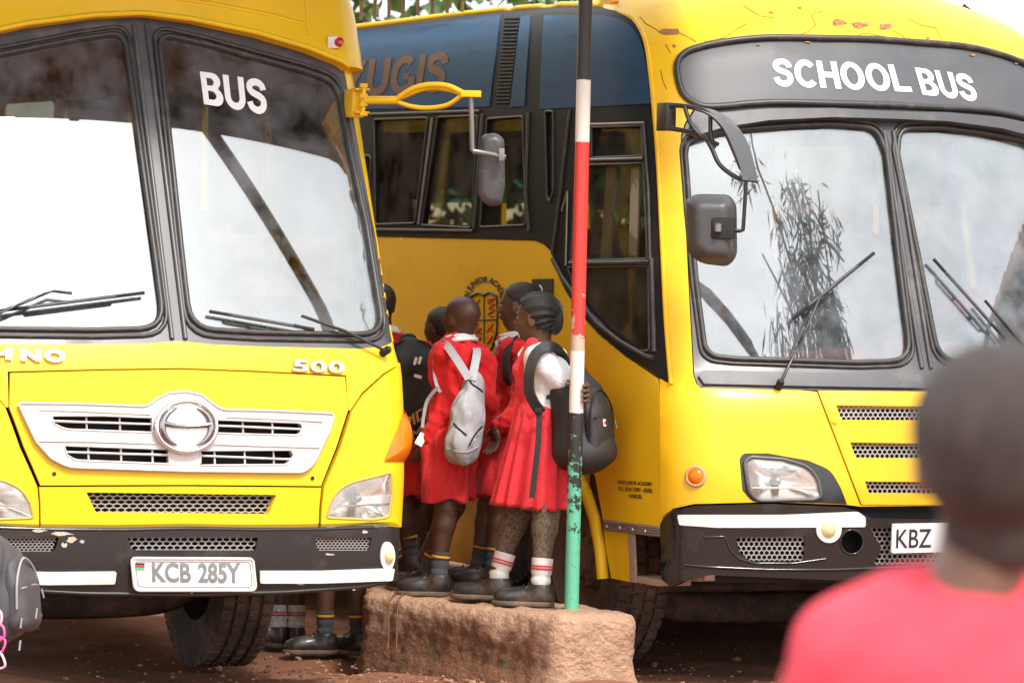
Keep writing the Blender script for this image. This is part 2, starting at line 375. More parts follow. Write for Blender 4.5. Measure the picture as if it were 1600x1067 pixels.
def mirror(ts): m = np.array(ts); m[:, 0] *= -1; return m[::-1]
def panel(name, S, out_ts, holes, m, parent, off=0.0, th=.015, grid=.06):
    v2, tr = triangulate(dens(out_ts, max(.02, grid*.6)), [dens(h, max(.02, grid*.6)) for h in holes], grid)
    return obj(name, thick_me(v2, tr, lambda v, d: S.Po(v, off-d), th, name), m, parent)
def ppanel(name, S, px, m, parent, holes=(), off=0.0, th=.015, grid=.06, step=9, mir=False):
    o = S.ts(px, step, off); hs_ = [S.ts(h, step, off) for h in holes]
    if mir: o = mirror(o); hs_ = [mirror(h) for h in hs_]
    return panel(name, S, o, hs_, m, parent, off, th, grid)
def gasket(name, S, ts, off, r, m, parent, closed=True, n=8): return tube(name, S.Po(ts, off), r, m, parent, closed, n)
def hexgrille(name, S, px, sx, sy, m, parent, off=-.015, bar=.0022, mir=False, rot=0):
    poly = np.array(px, float); lo, hi = poly.min(0)-2*sx, poly.max(0)+2*sx; edges = []
    nx, ny = int((hi[0]-lo[0])/sx)+2, int((hi[1]-lo[1])/(sy*.75))+2
    h = [(0, -.5), (.5, -.25), (.5, .25), (0, .5)]
    for j in range(ny):
        for i in range(nx):
            c = np.array([lo[0]+(i+.5*(j % 2))*sx, lo[1]+j*sy*.75])
            p = [c+np.array([a*sx, b*sy]) for a, b in h]
            edges += [(p[0], p[1]), (p[1], p[2]), (p[2], p[3])]
    A = np.array([e[0] for e in edges]); B = np.array([e[1] for e in edges]); k = inside((A+B)/2, poly); A, B = A[k], B[k]
    # bring the ends that stick out back to the rim
    ta, tb = S.solve(A, off), S.solve(B, off)
    if mir: ta[:, 0] *= -1; tb[:, 0] *= -1
    PA, PB = S.Po(ta, off), S.Po(tb, off); NN = S.N(ta[:, 0], ta[:, 1]); D = PB-PA; D /= np.linalg.norm(D, axis=1)[:, None]; W = np.cross(NN, D)
    V = []; Fs = []
    for a, b, n_, w in zip(PA, PB, NN, W):
        o = len(V)
        for p in (a, b):
            V += [p+w*bar+n_*bar, p-w*bar+n_*bar, p-w*bar-n_*bar*2, p+w*bar-n_*bar*2]
        Fs += [(o, o+1, o+5, o+4), (o+1, o+2, o+6, o+5), (o+2, o+3, o+7, o+6), (o+3, o, o+4, o+7)]
    ob = obj(name, mkmesh(name, V, Fs, False), m, parent); ob['kind'] = 'stuff'; return ob
# ------------------------------------------------------------------ lettering
def text_geo(body, bold=.0, shear=0, spacing=1.0, extrude=0):
    cu = bpy.data.curves.new('lettering', 'FONT'); cu.body = body; cu.offset = bold; cu.shear = shear; cu.space_character = spacing; cu.resolution_u = 5; cu.extrude = extrude
    o = bpy.data.objects.new('lettering', cu); COL.objects.link(o); dg = bpy.context.evaluated_depsgraph_get(); dg.update()
    me = bpy.data.meshes.new_from_object(o.evaluated_get(dg)); V = np.array([tuple(v.co) for v in me.vertices]); Fs = [tuple(p.vertices) for p in me.polygons]
    bm = bmesh.new(); bm.from_mesh(me); bmesh.ops.triangulate(bm, faces=bm.faces)
    for it in range(4):
        ee = [e for e in bm.edges if e.calc_length() > .22]
        if not ee: break
        bmesh.ops.subdivide_edges(bm, edges=ee, cuts=1); bmesh.ops.triangulate(bm, faces=bm.faces)
    bm.to_mesh(me); bm.free(); V = np.array([tuple(v.co) for v in me.vertices]); Fs = [tuple(p.vertices) for p in me.polygons]
    bpy.data.objects.remove(o); bpy.data.curves.remove(cu); bpy.data.meshes.remove(me)
    lo, hi = V[:, :2].min(0), V[:, :2].max(0); V[:, :2] = (V[:, :2]-lo)/(hi-lo); return V, Fs
def quadmap(q):
    q = np.array(q, float)
    return lambda u, v: (q[0]*(1-u)[:, None]+q[1]*u[:, None])*v[:, None]+(q[3]*(1-u)[:, None]+q[2]*u[:, None])*(1-v)[:, None]
def letters(name, S, body, q, m, parent, off=.003, bold=.02, shear=0, spacing=1.0, raise_=0, fmap=None):
    V, Fs = text_geo(body, bold, shear, spacing, .5 if raise_ else 0)
    px = (fmap or quadmap(q))(V[:, 0], V[:, 1]); ts = S.solve(px, off)
    W = S.Po(ts, off+(V[:, 2]+.5)*raise_ if raise_ else off)
    return obj(name, mkmesh(name, W, Fs, False), m, parent)
def flat_letters(name, body, o, ux, uy, m, parent, bold=.02, shear=0, spacing=1.0):
    V, Fs = text_geo(body, bold, shear, spacing); o, ux, uy = (np.array(x, float) for x in (o, ux, uy))
    return obj(name, mkmesh(name, o+V[:, :1]*ux+V[:, 1:2]*uy, Fs, False), m, parent)

# heavy sans capitals drawn as outlines (outer ring, holes) in a unit-high box
def band(sp, hw, n=4):
    P = smooth_path(sp, n); T = np.gradient(P, axis=0); T /= np.linalg.norm(T, axis=1)[:, None]; Nn = np.stack([-T[:, 1], T[:, 0]], 1); return np.concatenate([P+Nn*hw, (P-Nn*hw)[::-1]])
def arcp(cx, cy, rx, ry, a0, a1, n=18): return [(cx+rx*math.cos(math.radians(a)), cy+ry*math.sin(math.radians(a))) for a in np.linspace(a0, a1, n)]
def glyph(ch):
    w = .105
    if ch == 'H': return .74, np.array([(0, 0), (.21, 0), (.21, .40), (.53, .40), (.53, 0), (.74, 0), (.74, 1), (.53, 1), (.53, .60), (.21, .60), (.21, 1), (0, 1)]), []
    if ch == 'L': return .62, np.array([(0, 0), (.62, 0), (.62, .19), (.21, .19), (.21, 1), (0, 1)]), []
    if ch == 'I': return .21, np.array([(0, 0), (.21, 0), (.21, 1), (0, 1)]), []
    if ch == 'Y': return .76, np.array([(.275, 0), (.485, 0), (.485, .40), (.76, 1), (.53, 1), (.38, .62), (.23, 1), (0, 1), (.275, .40)]), []
    if ch == 'O': return .84, np.array(arcp(.42, .5, .42, .52, 0, 351, 40)), [np.array(arcp(.42, .5, .205, .325, 0, 350, 36))]
    if ch == 'U': return .74, band([(w, 1), (w, .7), (w, .40)]+arcp(.37, .36, .265, .265, 190, 350, 12)+[(.74-w, .40), (.74-w, .7), (.74-w, 1)], w, 2), []
    if ch == 'C': return .78, band(arcp(.42, .5, .315, .415, 42, 318, 22), w, 2), []
    if ch == 'G': return .82, band(arcp(.42, .5, .315, .415, 45, 300, 22)+[(.66, .185), (.715, .25), (.715, .34), (.715, .44)], w, 2), []
    if ch == 'S': return .70, band([(.605, .70), (.56, .83), (.43, .905), (.29, .905), (.155, .84), (.115, .73), (.17, .62), (.31, .555), (.44, .51), (.56, .43), (.59, .30), (.53, .16), (.40, .09), (.27, .095), (.14, .17), (.085, .31)], w, 3), []
    if ch == 'B': return .74, np.concatenate([[(0, 0), (.44, 0)], arcp(.45, .275, .29, .275, -85, 60, 12), arcp(.42, .755, .275, .245, -50, 88, 12), [(.42, 1), (0, 1)]]), [rpoly([(.205, .60), (.40, .60, .09), (.47, .72, .09), (.40, .83, .09), (.205, .83)]), rpoly([(.205, .175), (.42, .175, .1), (.52, .30, .1), (.42, .44, .1), (.205, .44)])]
def heavy(name, S, body, q, m, parent, off, gap=.07):
    x = 0; V = []; Fs = []
    for ch in body:
        wd, o_, hs_ = glyph(ch); v2, tr = triangulate(dens(o_, .16), [dens(h, .16) for h in hs_], .22); b = len(V); V += [(p[0]+x, p[1]) for p in v2]; Fs += [tuple(int(i)+b for i in t) for t in tr]; x += wd+gap
        if ch == 'G':
            b = len(V); x0 = x-wd-gap; V += [(x0+a_, c_) for a_, c_ in ((.43, .375), (.609, .375), (.609, .53), (.82, .53), (.82, .441), (.611, .441), (.43, .53))]; Fs += [(b, b+1, b+2, b+6)]
    V = np.array(V); lo, hi = V.min(0), V.max(0); V = (V-lo)/(hi-lo); ts = S.solve(quadmap(q)(V[:, 0], V[:, 1]), off)
    return obj(name, mkmesh(name, S.Po(ts, off), Fs, False), m, parent)
# ================================================================== ground
def ground():
    m = mat('red_earth', (.22, .083, .038), .95, var=.28, vscale=1.2, bump=.9, bscale=22, bdetail=10, dirt=(.29, .145, .085), dirt_amt=.4, dscale=6)
    xs = np.concatenate([-np.geomspace(300, 4.2, 16), np.arange(-4, 4.01, .06), np.geomspace(4.2, 300, 16)])
    ys = np.concatenate([[-300, -100, -40, -15, 0, 6, 10, 13], np.arange(15, 24.01, .06), np.geomspace(24.5, 600, 22)])
    X, Y = np.meshgrid(xs, ys); Z = np.zeros_like(X)
    near = np.exp(-((X/4)**4))*np.exp(-(((Y-19.5)/4.5)**4))
    r = np.random.default_rng(3)
    for k in range(26):
        fx, fy = r.normal(0, 1, 2)*r.choice([2, 5, 11, 22]); ph = r.uniform(0, 6.3); Z += np.sin(X*fx+Y*fy+ph)*.05/(3+np.hypot(fx, fy))
    Z *= near
    Z += .05*np.exp(-(((X-.36)/.35)**2+((Y-19.45)/.30)**2))-.012
    nx = len(xs); V = np.stack([X.ravel(), Y.ravel(), Z.ravel()], 1)
    Fs = [(j*nx+i, j*nx+i+1, (j+1)*nx+i+1, (j+1)*nx+i) for j in range(len(ys)-1) for i in range(nx-1)]
    o = obj('ground', mkmesh('ground', V, Fs), m); o['kind'] = 'structure'
    # loose stones
    p_ = (1+5**.5)/2; ICO = np.array([(-1, p_, 0), (1, p_, 0), (-1, -p_, 0), (1, -p_, 0), (0, -1, p_), (0, 1, p_), (0, -1, -p_), (0, 1, -p_), (p_, 0, -1), (p_, 0, 1), (-p_, 0, -1), (-p_, 0, 1)])/1.9
    ICF = ((0, 11, 5), (0, 5, 1), (0, 1, 7), (0, 7, 10), (0, 10, 11), (1, 5, 9), (5, 11, 4), (11, 10, 2), (10, 7, 6), (7, 1, 8), (3, 9, 4), (3, 4, 2), (3, 2, 6), (3, 6, 8), (3, 8, 9), (4, 9, 5), (2, 4, 11), (6, 2, 10), (8, 6, 7), (9, 8, 1))
    sm = mat('pebble', (.30, .16, .10), .9, var=.35, vscale=9, bump=.4, bscale=80)
    V = []; Fs = []
    for k in range(1500):
        x, y = r.uniform(-3.2, 3.2), r.uniform(16.5, 23); s = min(.022, r.gamma(1.6, .0035)+.002)
        if r.random() < .5: x, y = r.normal(-.3, .6), r.normal(19.7, .5)
        b = len(V); q = r.uniform(.65, 1.2, (12, 1)); sc = np.array([1, r.uniform(.6, 1), r.uniform(.35, .7)]); an = r.uniform(0, 6.3); Rz = np.array([[math.cos(an), -math.sin(an), 0], [math.sin(an), math.cos(an), 0], [0, 0, 1]])
        V += list(np.array([x, y, s*.15])+(ICO*q*sc*s)@Rz.T); Fs += [tuple(b+i for i in f) for f in ICF]
    o = obj('loose_stones', mkmesh('loose_stones', V, Fs, False), sm); tag(o, 'small reddish stones scattered over the earth', 'stones'); o['kind'] = 'stuff'
ground()

# ================================================================== generic vehicle bits
def wheel(parent, c, axis, R=.45, W=.25, outer=1):
    """c centre, axis unit vector pointing outward"""
    a = np.array(axis, float); a /= np.linalg.norm(a); c = np.array(c, float)
    w = obj('wheel', lathe_me([(.06, -.10), (.10, -.10), (.10, .06), (.06, .06)], c, a, 20, 'wheel'), DARKM, parent)
    h = W/2
    prof = [(R*.58, -h*.8), (R*.72, -h*1.02), (R*.90, -h*1.0), (R*.97, -h*.9), (R*.985, -h*.6), (R*.985, h*.6), (R*.97, h*.9), (R*.90, h*1.0), (R*.72, h*1.02), (R*.58, h*.8), (R*.57, 0), (R*.58, -h*.8)]
    ms = [lathe_me(prof, c, a, 56)]
    # tread blocks
    d = Vector(a); e1 = d.orthogonal().normalized(); e2 = d.cross(e1)
    for i in range(46):
        for j, (off, wd) in enumerate(((-.72, .36), (-.26, .30), (.22, .30), (.70, .36))):
            th = 2*math.pi*(i+.5*(j % 2))/46; rad = e1*math.cos(th)+e2*math.sin(th); tan = d.cross(rad)
            M = Matrix((tan, d, rad)).transposed()
            ms.append(box_me(Vector(c)+rad*(R*.985)+d*(off*h), (2*math.pi*R/46*.74, wd*h, .03), M, 0))
    t = obj('tyre', join_me(ms, 'tyre'), TYRE, w)
    s = outer
    rp = [(R*.585, h*.78*s), (R*.56, h*.60*s), (R*.50, h*.5*s), (R*.47, h*.05*s), (R*.30, h*.05*s), (R*.27, h*.45*s), (R*.20, h*.5*s), (R*.18, h*.75*s), (.0, h*.78*s)]
    ms = [lathe_me(rp, c, a, 40)]
    for i in range(8):
        th = 2*math.pi*i/8; rad = e1*math.cos(th)+e2*math.sin(th)
        ms.append(lathe_me([(.014, 0), (.014, .03*s), (0, .03*s)], Vector(c)+rad*(R*.235)+d*(h*.45*s), a, 6))
    obj('rim', join_me(ms, 'rim'), mat('rim_paint', (.20, .13, .09), .7, dirt=DUST, dirt_amt=.6, dscale=6), w)
    return w
def roof_cap(name, S, m, parent, s, back):
    ts_ = np.linspace(-S.tc-back, S.tc+back, 90); P = S.P(ts_, np.full(90, s)); c = P.mean(0); c[2] += .03
    return obj(name, mkmesh(name, list(P)+[c], [(i, i+1, 90) for i in range(89)]+[(89, 0, 90)]), m, parent)
def seat(parent, c, R, m=SEAT, w=.42, h=.62):
    c = Vector(c); b = obj('seat', box_me(c+R@Vector((0, 0, .08)), (w, .44, .14), R, .03, 'seat'), m, parent)
    obj('backrest', box_me(c+R@Vector((0, .22, .42)), (w, .11, h), R@Matrix.Rotation(.14, 3, 'X'), .045, 'backrest'), m, b)
    obj('headrest', box_me(c+R@Vector((0, .28, .42+h/2+.05)), (w*.6, .09, .16), R@Matrix.Rotation(.14, 3, 'X'), .035, 'headrest'), m, b)
def wiper(parent, S, pivot, elbow, joint, b0, b1, lift=.035):
    n = obj('wiper', tube_me(np.concatenate([S.Po(S.ts([pivot, elbow, joint], 12, .03, False), lift)]), .007, n=6, name='wiper'), BLK, parent)
    P = S.Po(S.solve([pivot], .02), [.02])[0]; Nn = S.N(*S.solve([pivot], .02).T)[0]
    obj('pivot_cap', lathe_me([(.016, -.02), (.016, .02), (.010, .03), (0, .03)], P, Nn, 14, 'pivot_cap'), BLKM, n)
    bl = S.Po(S.ts([b0, b1], 14, .015, False), .018)
    obj('blade', tube_me(bl, .0075, n=6, name='blade'), BLKM, n)
    br = S.Po(S.ts([np.array(b0)*.8+np.array(b1)*.2, np.array(b0)*.2+np.array(b1)*.8], 14, .03, False), .032)
    obj('blade_bridge', tube_me(br, .006, n=6, name='blade_bridge'), PLAST, n)
    k = len(br)
    for i in (0, k//3, 2*k//3, k-1):
        j = int(np.argmin(((bl-br[i])**2).sum(1))); obj('clip', tube_me([br[i], bl[j]], .007, n=6, name='clip'), PLAST, n)
    return n
def lamp(parent, name, S, px, off, lens_m, rim_m=None, bulge=.02, mir=False, step=5, refl=None, depth=.05, ts_in=False):
    ts_ = np.array(px) if ts_in else S.ts(px, step, off)
    if mir: ts_ = mirror(ts_)
    c = ts_.mean(0)
    # domed lens: concentric rings from the rim to the centre
    K = 6; rings = [c+(ts_-c)*(1-k/K) for k in range(K)]; V = []; n = len(ts_)
    for k, r in enumerate(rings): V += list(S.Po(r, off+bulge*(1-(1-k/K)**2.2)))
    V += list(S.Po([c], off+bulge)); Fs = []
    for k in range(K-1): Fs += [(k*n+i, k*n+(i+1) % n, (k+1)*n+(i+1) % n, (k+1)*n+i) for i in range(n)]
    Fs += [((K-1)*n+i, (K-1)*n+(i+1) % n, K*n) for i in range(n)]
    o = obj(name, mkmesh(name, V, Fs), lens_m, parent)
    if rim_m: gasket('lamp_rim', S, ts_, off, .007, rim_m, o)
    if refl:
        V = []
        for k, r in enumerate(rings): V += list(S.Po(r, off-.004-depth*(1-(1-k/K)**2.0)))
        V += list(S.Po([c], off-depth)); obj('reflector', mkmesh('reflector', V, Fs), refl, o)
        Nn = S.N(*np.array([c]).T)[0]; Pc = S.Po([c], off-depth+.012)[0]
        obj('bulb', lathe_me([(.018, -.01), (.020, .005), (.012, .022), (0, .026)], Pc, Nn, 16, 'bulb'), STEEL, o)
    return o
def sheet_box(name, S, ts_, m, parent, off, th, grid=.05): return panel(name, S, ts_, [], m, parent, off, th, grid)

# ================================================================== first bus (oval badge, KCB plate)
A1 = math.radians(22)
c1 = at(287, 660, 18.72)
PROF1 = [(.30, .30, -.02, .02), (.85, .85, -.02, .0), (1.10, 1.10, .0, .0), (1.30, 1.30, .04, .0), (1.42, 1.42, .10, .02), (2.68, 2.68, .69, .035), (2.78, 2.78, .71, .05), (2.90, 2.90, .76, .13), (3.02, 3.00, .90, .28), (3.14, 3.05, 1.16, .55)]
S1 = Surf(A1, c1[:2], 0.985, .07, .13, 7.5, PROF1)
B1 = Surf(A1, np.array(c1[:2])+S1.f*.10, .928, .05, .085, .9, [(.30, .30, .03, 0), (.42, .42, .015, 0), (.50, .50, 0, 0), (.80, .80, .0, 0), (1.2, 1.2, .0, 0)])
def bus_one():
    S = S1; tc = S.tc; l3, f3 = np.array([*S.l, 0]), np.array([*S.f, 0])
    base = np.array([*(S.P0-S.f*2.5), 0])
    T = thing('school_bus', 'yellow bus with round chrome badge on silver grille and KCB plate', 'bus', tuple(base), 'buses parked side by side')
    E = tc+.07
    C = lambda px, off=0: S.ts(px, 9, off, False)
    def full(half): h = np.array(half, float); h[0, 0] = 0; h[-1, 0] = 0; return np.concatenate([h, mirror(h)[1:-1]])
    # --- traced lines (right half of the vehicle)
    blackbot = C([(281, 533), (330, 538), (400, 541), (480, 543), (560, 545), (600, 541), (613, 533)])
    s_bb = blackbot[-1, 1]
    groove_t = C([(278, 574.5), (400, 579), (541, 586)]); groove_b = C([(278, 577.5), (400, 582), (538, 589)])
    crease = C([(547, 641), (565, 614), (598, 584), (626, 567)])
    # cowl
    sc = crease[-1, 1]
    cowl = full(np.concatenate([blackbot, [[E, s_bb-.02], [E, sc]], crease[::-1], C([(544, 640), (541, 587)]), groove_t[::-1]]))
    panel('cowl_panel', S, cowl, [], YEL, T, 0, .02)
    # flap with the grille
    gr_out = rpoly([(27, 631, 5), (120, 632), (228, 636, 10), (243, 624), (262, 615), (288, 613), (312, 618), (328, 630), (343, 641, 10), (430, 643), (519, 647, 7), (512, 672), (487, 725, 12), (470, 738, 8), (290, 736), (105, 730, 12), (78, 716), (55, 690)])
    holes_px = [rpoly([(79, 650, 4), (160, 650), (236, 653), (236, 676), (100, 671, 10), (82, 662)]), rpoly([(334, 656), (466, 661, 3), (470, 667), (465, 680, 6), (400, 679), (334, 677)]),
                rpoly([(98, 696, 4), (180, 699), (262, 702), (262, 725), (116, 719, 10), (103, 711)]), rpoly([(311, 704), (452, 703, 3), (456, 712), (446, 726, 6), (311, 727)])]
    flap = full(np.concatenate([groove_b, C([(543, 641), (524, 700), (500.5, 759), (400, 758), (286, 757)])]))
    go = S.ts(gr_out, 6)
    panel('front_flap', S, flap, [S.ts(rpoly(np.array(gr_out)*.985+np.array([287, 675])*.015), 6)], YEL, T, .005, .02)
    # lower band and head-lamp pods
    lowtop = C([(286, 759.5), (400, 760.5), (502, 761.5)])
    mesh_px = [(135, 769), (432, 773), (420, 803), (150, 800)]
    lower = full(np.concatenate([lowtop, C([(499, 790), (497, 830), (400, 832), (286, 832)])]))
    panel('lower_panel', S, lower, [S.ts(mesh_px, 8)], YEL, T, 0, .045)
    hexgrille('mesh_grille', S, [(133, 766), (434, 770), (424, 806), (148, 803)], 12.5, 8.2, MESHM, T, -.03, .0022)
    hl_px = rpoly([(509, 809, 6), (515, 786), (527, 766, 10), (548, 754, 8), (611, 738, 5), (613, 770), (608, 808, 8), (580, 812)])
    ind_px = rpoly([(630, 640), (633, 665), (635, 700), (632, 716, 4), (615, 721), (598, 722, 4), (607, 697), (619, 668)])
    ii = C([(628, 642), (619, 668), (607, 697), (598, 721)]); ii = ii[::1]; ind_ts = np.concatenate([ii, [[tc-.02, ii[-1, 1]-.002], [tc+.015, ii[-1, 1]+.004], [tc+.02, (ii[0, 1]+ii[-1, 1])/2], [tc+.015, ii[0, 1]+.01], [tc-.005, ii[0, 1]+.012]]]); ind_ts = dens(ind_ts, .012)
    pod_l = C([(549, 642), (530, 702), (505.5, 761), (502, 790), (500, 830), (560, 829), (615, 824)])
    pod = np.concatenate([C([(628, 568), (600, 586), (567, 616)]), pod_l, [[E, pod_l[-1, 1]], [E, sc-.005]]])
    hl = S.ts(hl_px, 6)
    for sg in (1, -1):
        panel('headlamp_pod', S, pod if sg > 0 else mirror(pod), [hl if sg > 0 else mirror(hl)], YEL, T, .008, .03, .05)
        o = lamp(T, 'headlight', S, hl_px, .004, LENS, mat('yel_rim', (.5, .33, .05), .5), .022, sg < 0, 6, REFLECTOR, .07)
        # glass divider of the twin lamp
        ln = S.ts([(530, 791), (612, 787)], 8, 0, False); ln = ln if sg > 0 else ln*[-1, 1]
        tube('lamp_divider', S.Po(ln, -.005), .004, STEEL, o)
        lamp(T, 'indicator', S, ind_ts, .012, AMB, None, .03, sg < 0, 6, ts_in=True)
    # liner behind the openings
    panel('engine_bay_liner', S, [[-tc+.02, .55], [tc-.02, .55], [tc-.02, 1.33], [-tc+.02, 1.33]], [], BLKM, T, -.11, .02, .15)
    # grille frame
    g = obj('grille', thick_me(*triangulate(go, [S.ts(h, 6) for h in holes_px], .03), lambda v, d: S.Po(v, .020-d), .035, 'grille'), SILV, T)
    gasket('grille_edge', S, go, .020, .006, SILV, g)
    for h in holes_px: gasket('opening_edge', S, S.ts(h, 6), .019, .004, SILV, g)
    bars = [((75, 658), (236, 663)), ((335, 665), (477, 671)), ((95, 706), (262, 711)), ((311, 712), (462, 718))]
    for a, b in bars: tube('slat', S.Po(S.ts([a, b], 14, 0, False), .012), .005, SILV, g, n=6)
    for x, y0, y1 in ((134, 650, 673), (186, 651, 675), (378, 656, 679), (424, 658, 680), (137, 697, 721), (188, 699, 722), (237, 700, 724), (334, 703, 727), (381, 703, 727), (426, 703, 726)):
        tube('slat', S.Po(S.ts([(x, y0), (x+1, y1)], 30, 0, False), .006), .0045, SILV, g, n=6)
    # crease ridges pressed into the grille
    for a, b, c in (((60, 641), (150, 644), (232, 648)), ((350, 652), (430, 655), (500, 659)), ((58, 689), (150, 690), (240, 693)), ((332, 694), (420, 697), (495, 699))):
        tube('rib', S.Po(S.ts([a, b, c], 14, 0, False), .019), .006, SILV, g, n=6)
    # badge
    DCHR = mat('dark_chrome', (.33, .31, .30), .16, metal=1)
    e = obj('badge', thick_me(*triangulate(S.ts(ellipse(286.5, 667.5, 49, 40.5), 5), [], .02), lambda v, d: S.Po(v, .040-d), .02, 'badge'), mat('badge_silver', (.60, .59, .58), .3, metal=.5), g)
    gasket('badge_ring', S, S.ts(ellipse(286.5, 667.5, 46.5, 38.5), 4), .042, .009, CHR, e)
    for sg in (1, -1):
        arc = [(286.5+sg*(46-12*math.cos(a*.5)**0 if False else 0)+sg*38*math.cos(a), 667.5+31*math.sin(a)) for a in np.linspace(-1.15, 1.15, 18)]
        rr_ = [.004+.010*math.cos(a/1.15*math.pi/2)**.8 if abs(a) < 1.149 else .003 for a in np.linspace(-1.15, 1.15, 18)]
        obj('badge_arc', tube_me(S.Po(S.solve(arc), .044), rr_, n=8, name='badge_arc'), DCHR, e)
    bar = S.Po(S.ts([(250, 662), (268, 666), (286, 667.5), (305, 666.5), (324, 664)], 5, 0, False), .046)
    obj('badge_bar', tube_me(bar, np.interp(np.linspace(0, 1, len(bar)), [0, .25, .5, .75, 1], [.012, .008, .007, .008, .012]), n=8, name='badge_bar'), DCHR, e)
    # raised letters
    DULL = mat('dull_badge', (.50, .39, .34), .45, metal=.3)
    def raised(body, q, bold=.04, m=CHR): letters('badge_letter', S, body, q, m, T, .004, bold, 0, 1.0, .010)
    raised('N', [(32, 546.5), (63, 547.5), (63, 566), (32, 564.5)], .06); raised('O', [(69, 547), (101, 548.5), (101, 567.5), (69, 566)], .06); raised('H', [(-14, 545), (18, 546), (18, 563), (-14, 562)], .06)
    for i, ch in enumerate('500'):
        x = 456+i*28; raised(ch, [(x, 563+i*1.1), (x+25, 564+i*1.1), (x+25, 582+i*1.1), (x, 581+i*1.1)], .03, DULL)
    for x, y in ((84, 740), (487, 747)):
        P = S.Po(S.solve([(x, y)]), [.007])[0]; obj('bolt_hole', lathe_me([(0, 0), (.006, .0), (.008, .002), (.006, -.004)], P, S.N(*S.solve([(x, y)]).T)[0], 14, 'bolt_hole'), BLKM, T)
    # --- windscreens
    glass_px = rpoly([(247, 53, 24), (320, 69), (400, 91), (470, 110), (527, 129, 34), (546, 235), (571, 350), (599, 523, 36), (500, 522), (400, 520), (297, 514, 40), (283, 390), (270, 267)])
    gl = S.ts(glass_px, 8)
    edge = C([(537, 108), (548, 170), (566, 262), (587, 370), (607, 490), (613, 533)])
    topc = C([(228, 22), (300, 32), (400, 52), (480, 76), (535, 98)]) + [0, .05]
    frame = full(np.concatenate([topc, edge, C([(600, 541), (560, 545), (480, 543), (400, 541), (330, 538), (281, 533)])]))
    hole = lambda k: S.ts(glass_px, 8)
    fr = panel('windscreen_frame', S, frame, [gl, mirror(gl)], GREYB, T, 0, .03, .06)
    for sg in (1, -1):
        w = panel('windscreen', S, gl if sg > 0 else mirror(gl), [], WIND, T, -.008, .006, .05)
        t_ = gl if sg > 0 else mirror(gl)
        gasket('gasket', S, t_, .004, .012, RUB, w); cc = t_.mean(0)
        gasket('gasket_lip', S, cc+(t_-cc)*1.045, .003, .010, RUB, w)
    pill = C([(228, 40), (243, 200), (258, 360), (275, 500), (281, 530)])
    for dx in (-.035, .035): gasket('pillar_moulding', S, pill*[0, 1]+[dx, 0], .004, .010, GREYB, fr, False)
    heavy('bus_lettering', S, 'BUS', [(312, 111), (414, 125), (419, 181), (319, 164)], WHTT, T, -.0055)
    # pillars between frame and side
    ap = np.concatenate([edge, [[E, s_bb-.02], [E, edge[0, 1]+.02]]])
    for sg in (1, -1): panel('corner_pillar', S, ap if sg > 0 else mirror(ap), [], YEL, T, .004, .03, .05)
    # brow / roof front
    brow_edge = C([(228, 21), (300, 30), (400, 50.5), (480, 74), (535, 96), (546, 104)], .05)
    sb = brow_edge[-1, 1]
    brow = full(np.concatenate([[[0, 3.12], [E, 3.12], [E, sb]], brow_edge[::-1]]))
    br = panel('roof_front', S, brow, [], YEL, T, .05, .05, .06)
    gasket('brow_lip', S, np.concatenate([mirror(brow_edge), brow_edge[1:]]), .05, .012, YEL, br, False)
    for px in ([(200, -12), (330, 6), (420, 23), (483, 40)], [(478, -10), (480, 18), (482, 56)]):
        gasket('pressed_rib', S, C(px, .05), .047, .010, YEL, br, False)
    roof_cap('roof_cap', S, YEL, T, 3.12, 7.0)
    ml = S.solve([(525, 71)], .05); Pm, Nm = S.Po(ml, [.055])[0], S.N(*ml.T)[0]
    mk = obj('marker_light', box_me(Pm-np.array([.012, 0, -.008]), (.05, .05, .05), None, .012, 'marker_light'), WHT, T)
    obj('marker_lens', lathe_me([(.019, -.02), (.020, .014), (.016, .026), (0, .030)], Pm+Nm*.01, Nm, 18, 'marker_lens'), REDL, mk)
    # sides
    for sg in (1, -1):
        side = np.array([[E, .52], [tc+7.0, .52], [tc+7.0, 3.12], [E, 3.12]])
        hs_ = [rpoly([(tc+.35+k*1.1, 1.55, .06), (tc+1.33+k*1.1, 1.55, .06), (tc+1.33+k*1.1, 2.45, .06), (tc+.35+k*1.1, 2.45, .06)]) for k in range(6)]
        side_ = side if sg > 0 else mirror(side)
        panel('side_wall', S, side_, [h if sg > 0 else mirror(h) for h in hs_], YEL, T, .0, .03, .25)
        for h in hs_: panel('side_window', S, h if sg > 0 else mirror(h), [], SIDEG, T, -.01, .006, .4)
    P4 = S.P(np.array([tc+7.0, -tc-4.9]), np.array([1.5, 1.5])); mid = P4.mean(0)
    R = Matrix(((S.l[0], -S.f[0], 0), (S.l[1], -S.f[1], 0), (0, 0, 1)))
    box('rear_wall', (mid[0], mid[1], 1.7), (1.9, .04, 2.4), YEL, T, R, .01)
    loc = lambda u, w, z: np.array([*(S.P0+S.l*u+S.f*w), z])
    box('floor_pan', loc(0, -4.0, .98), (1.86, 6.0, .06), INTD, T, R)
    box('dashboard', loc(0, -.52, 1.30), (1.75, .42, .22), INTD, T, R, .05)
    for u in (-.62, -.1, .5): seat(T, loc(u, -1.35, 1.05), R)
    for k in range(3):
        for u in (-.65, -.2, .3, .72): seat(T, loc(u, -2.2-k*.85, 1.05), R)
    # steering wheel on the right of the cab
    sw = obj('steering_wheel', tube_me([loc(.52, -.62, 1.50)+.23*(math.cos(a)*l3+math.sin(a)*np.array([-S.f[0]*.55, -S.f[1]*.55, .835])) for a in np.linspace(0, 6.283, 33)[:-1]], .017, True, 8, 'steering_wheel'), BLKM, T)
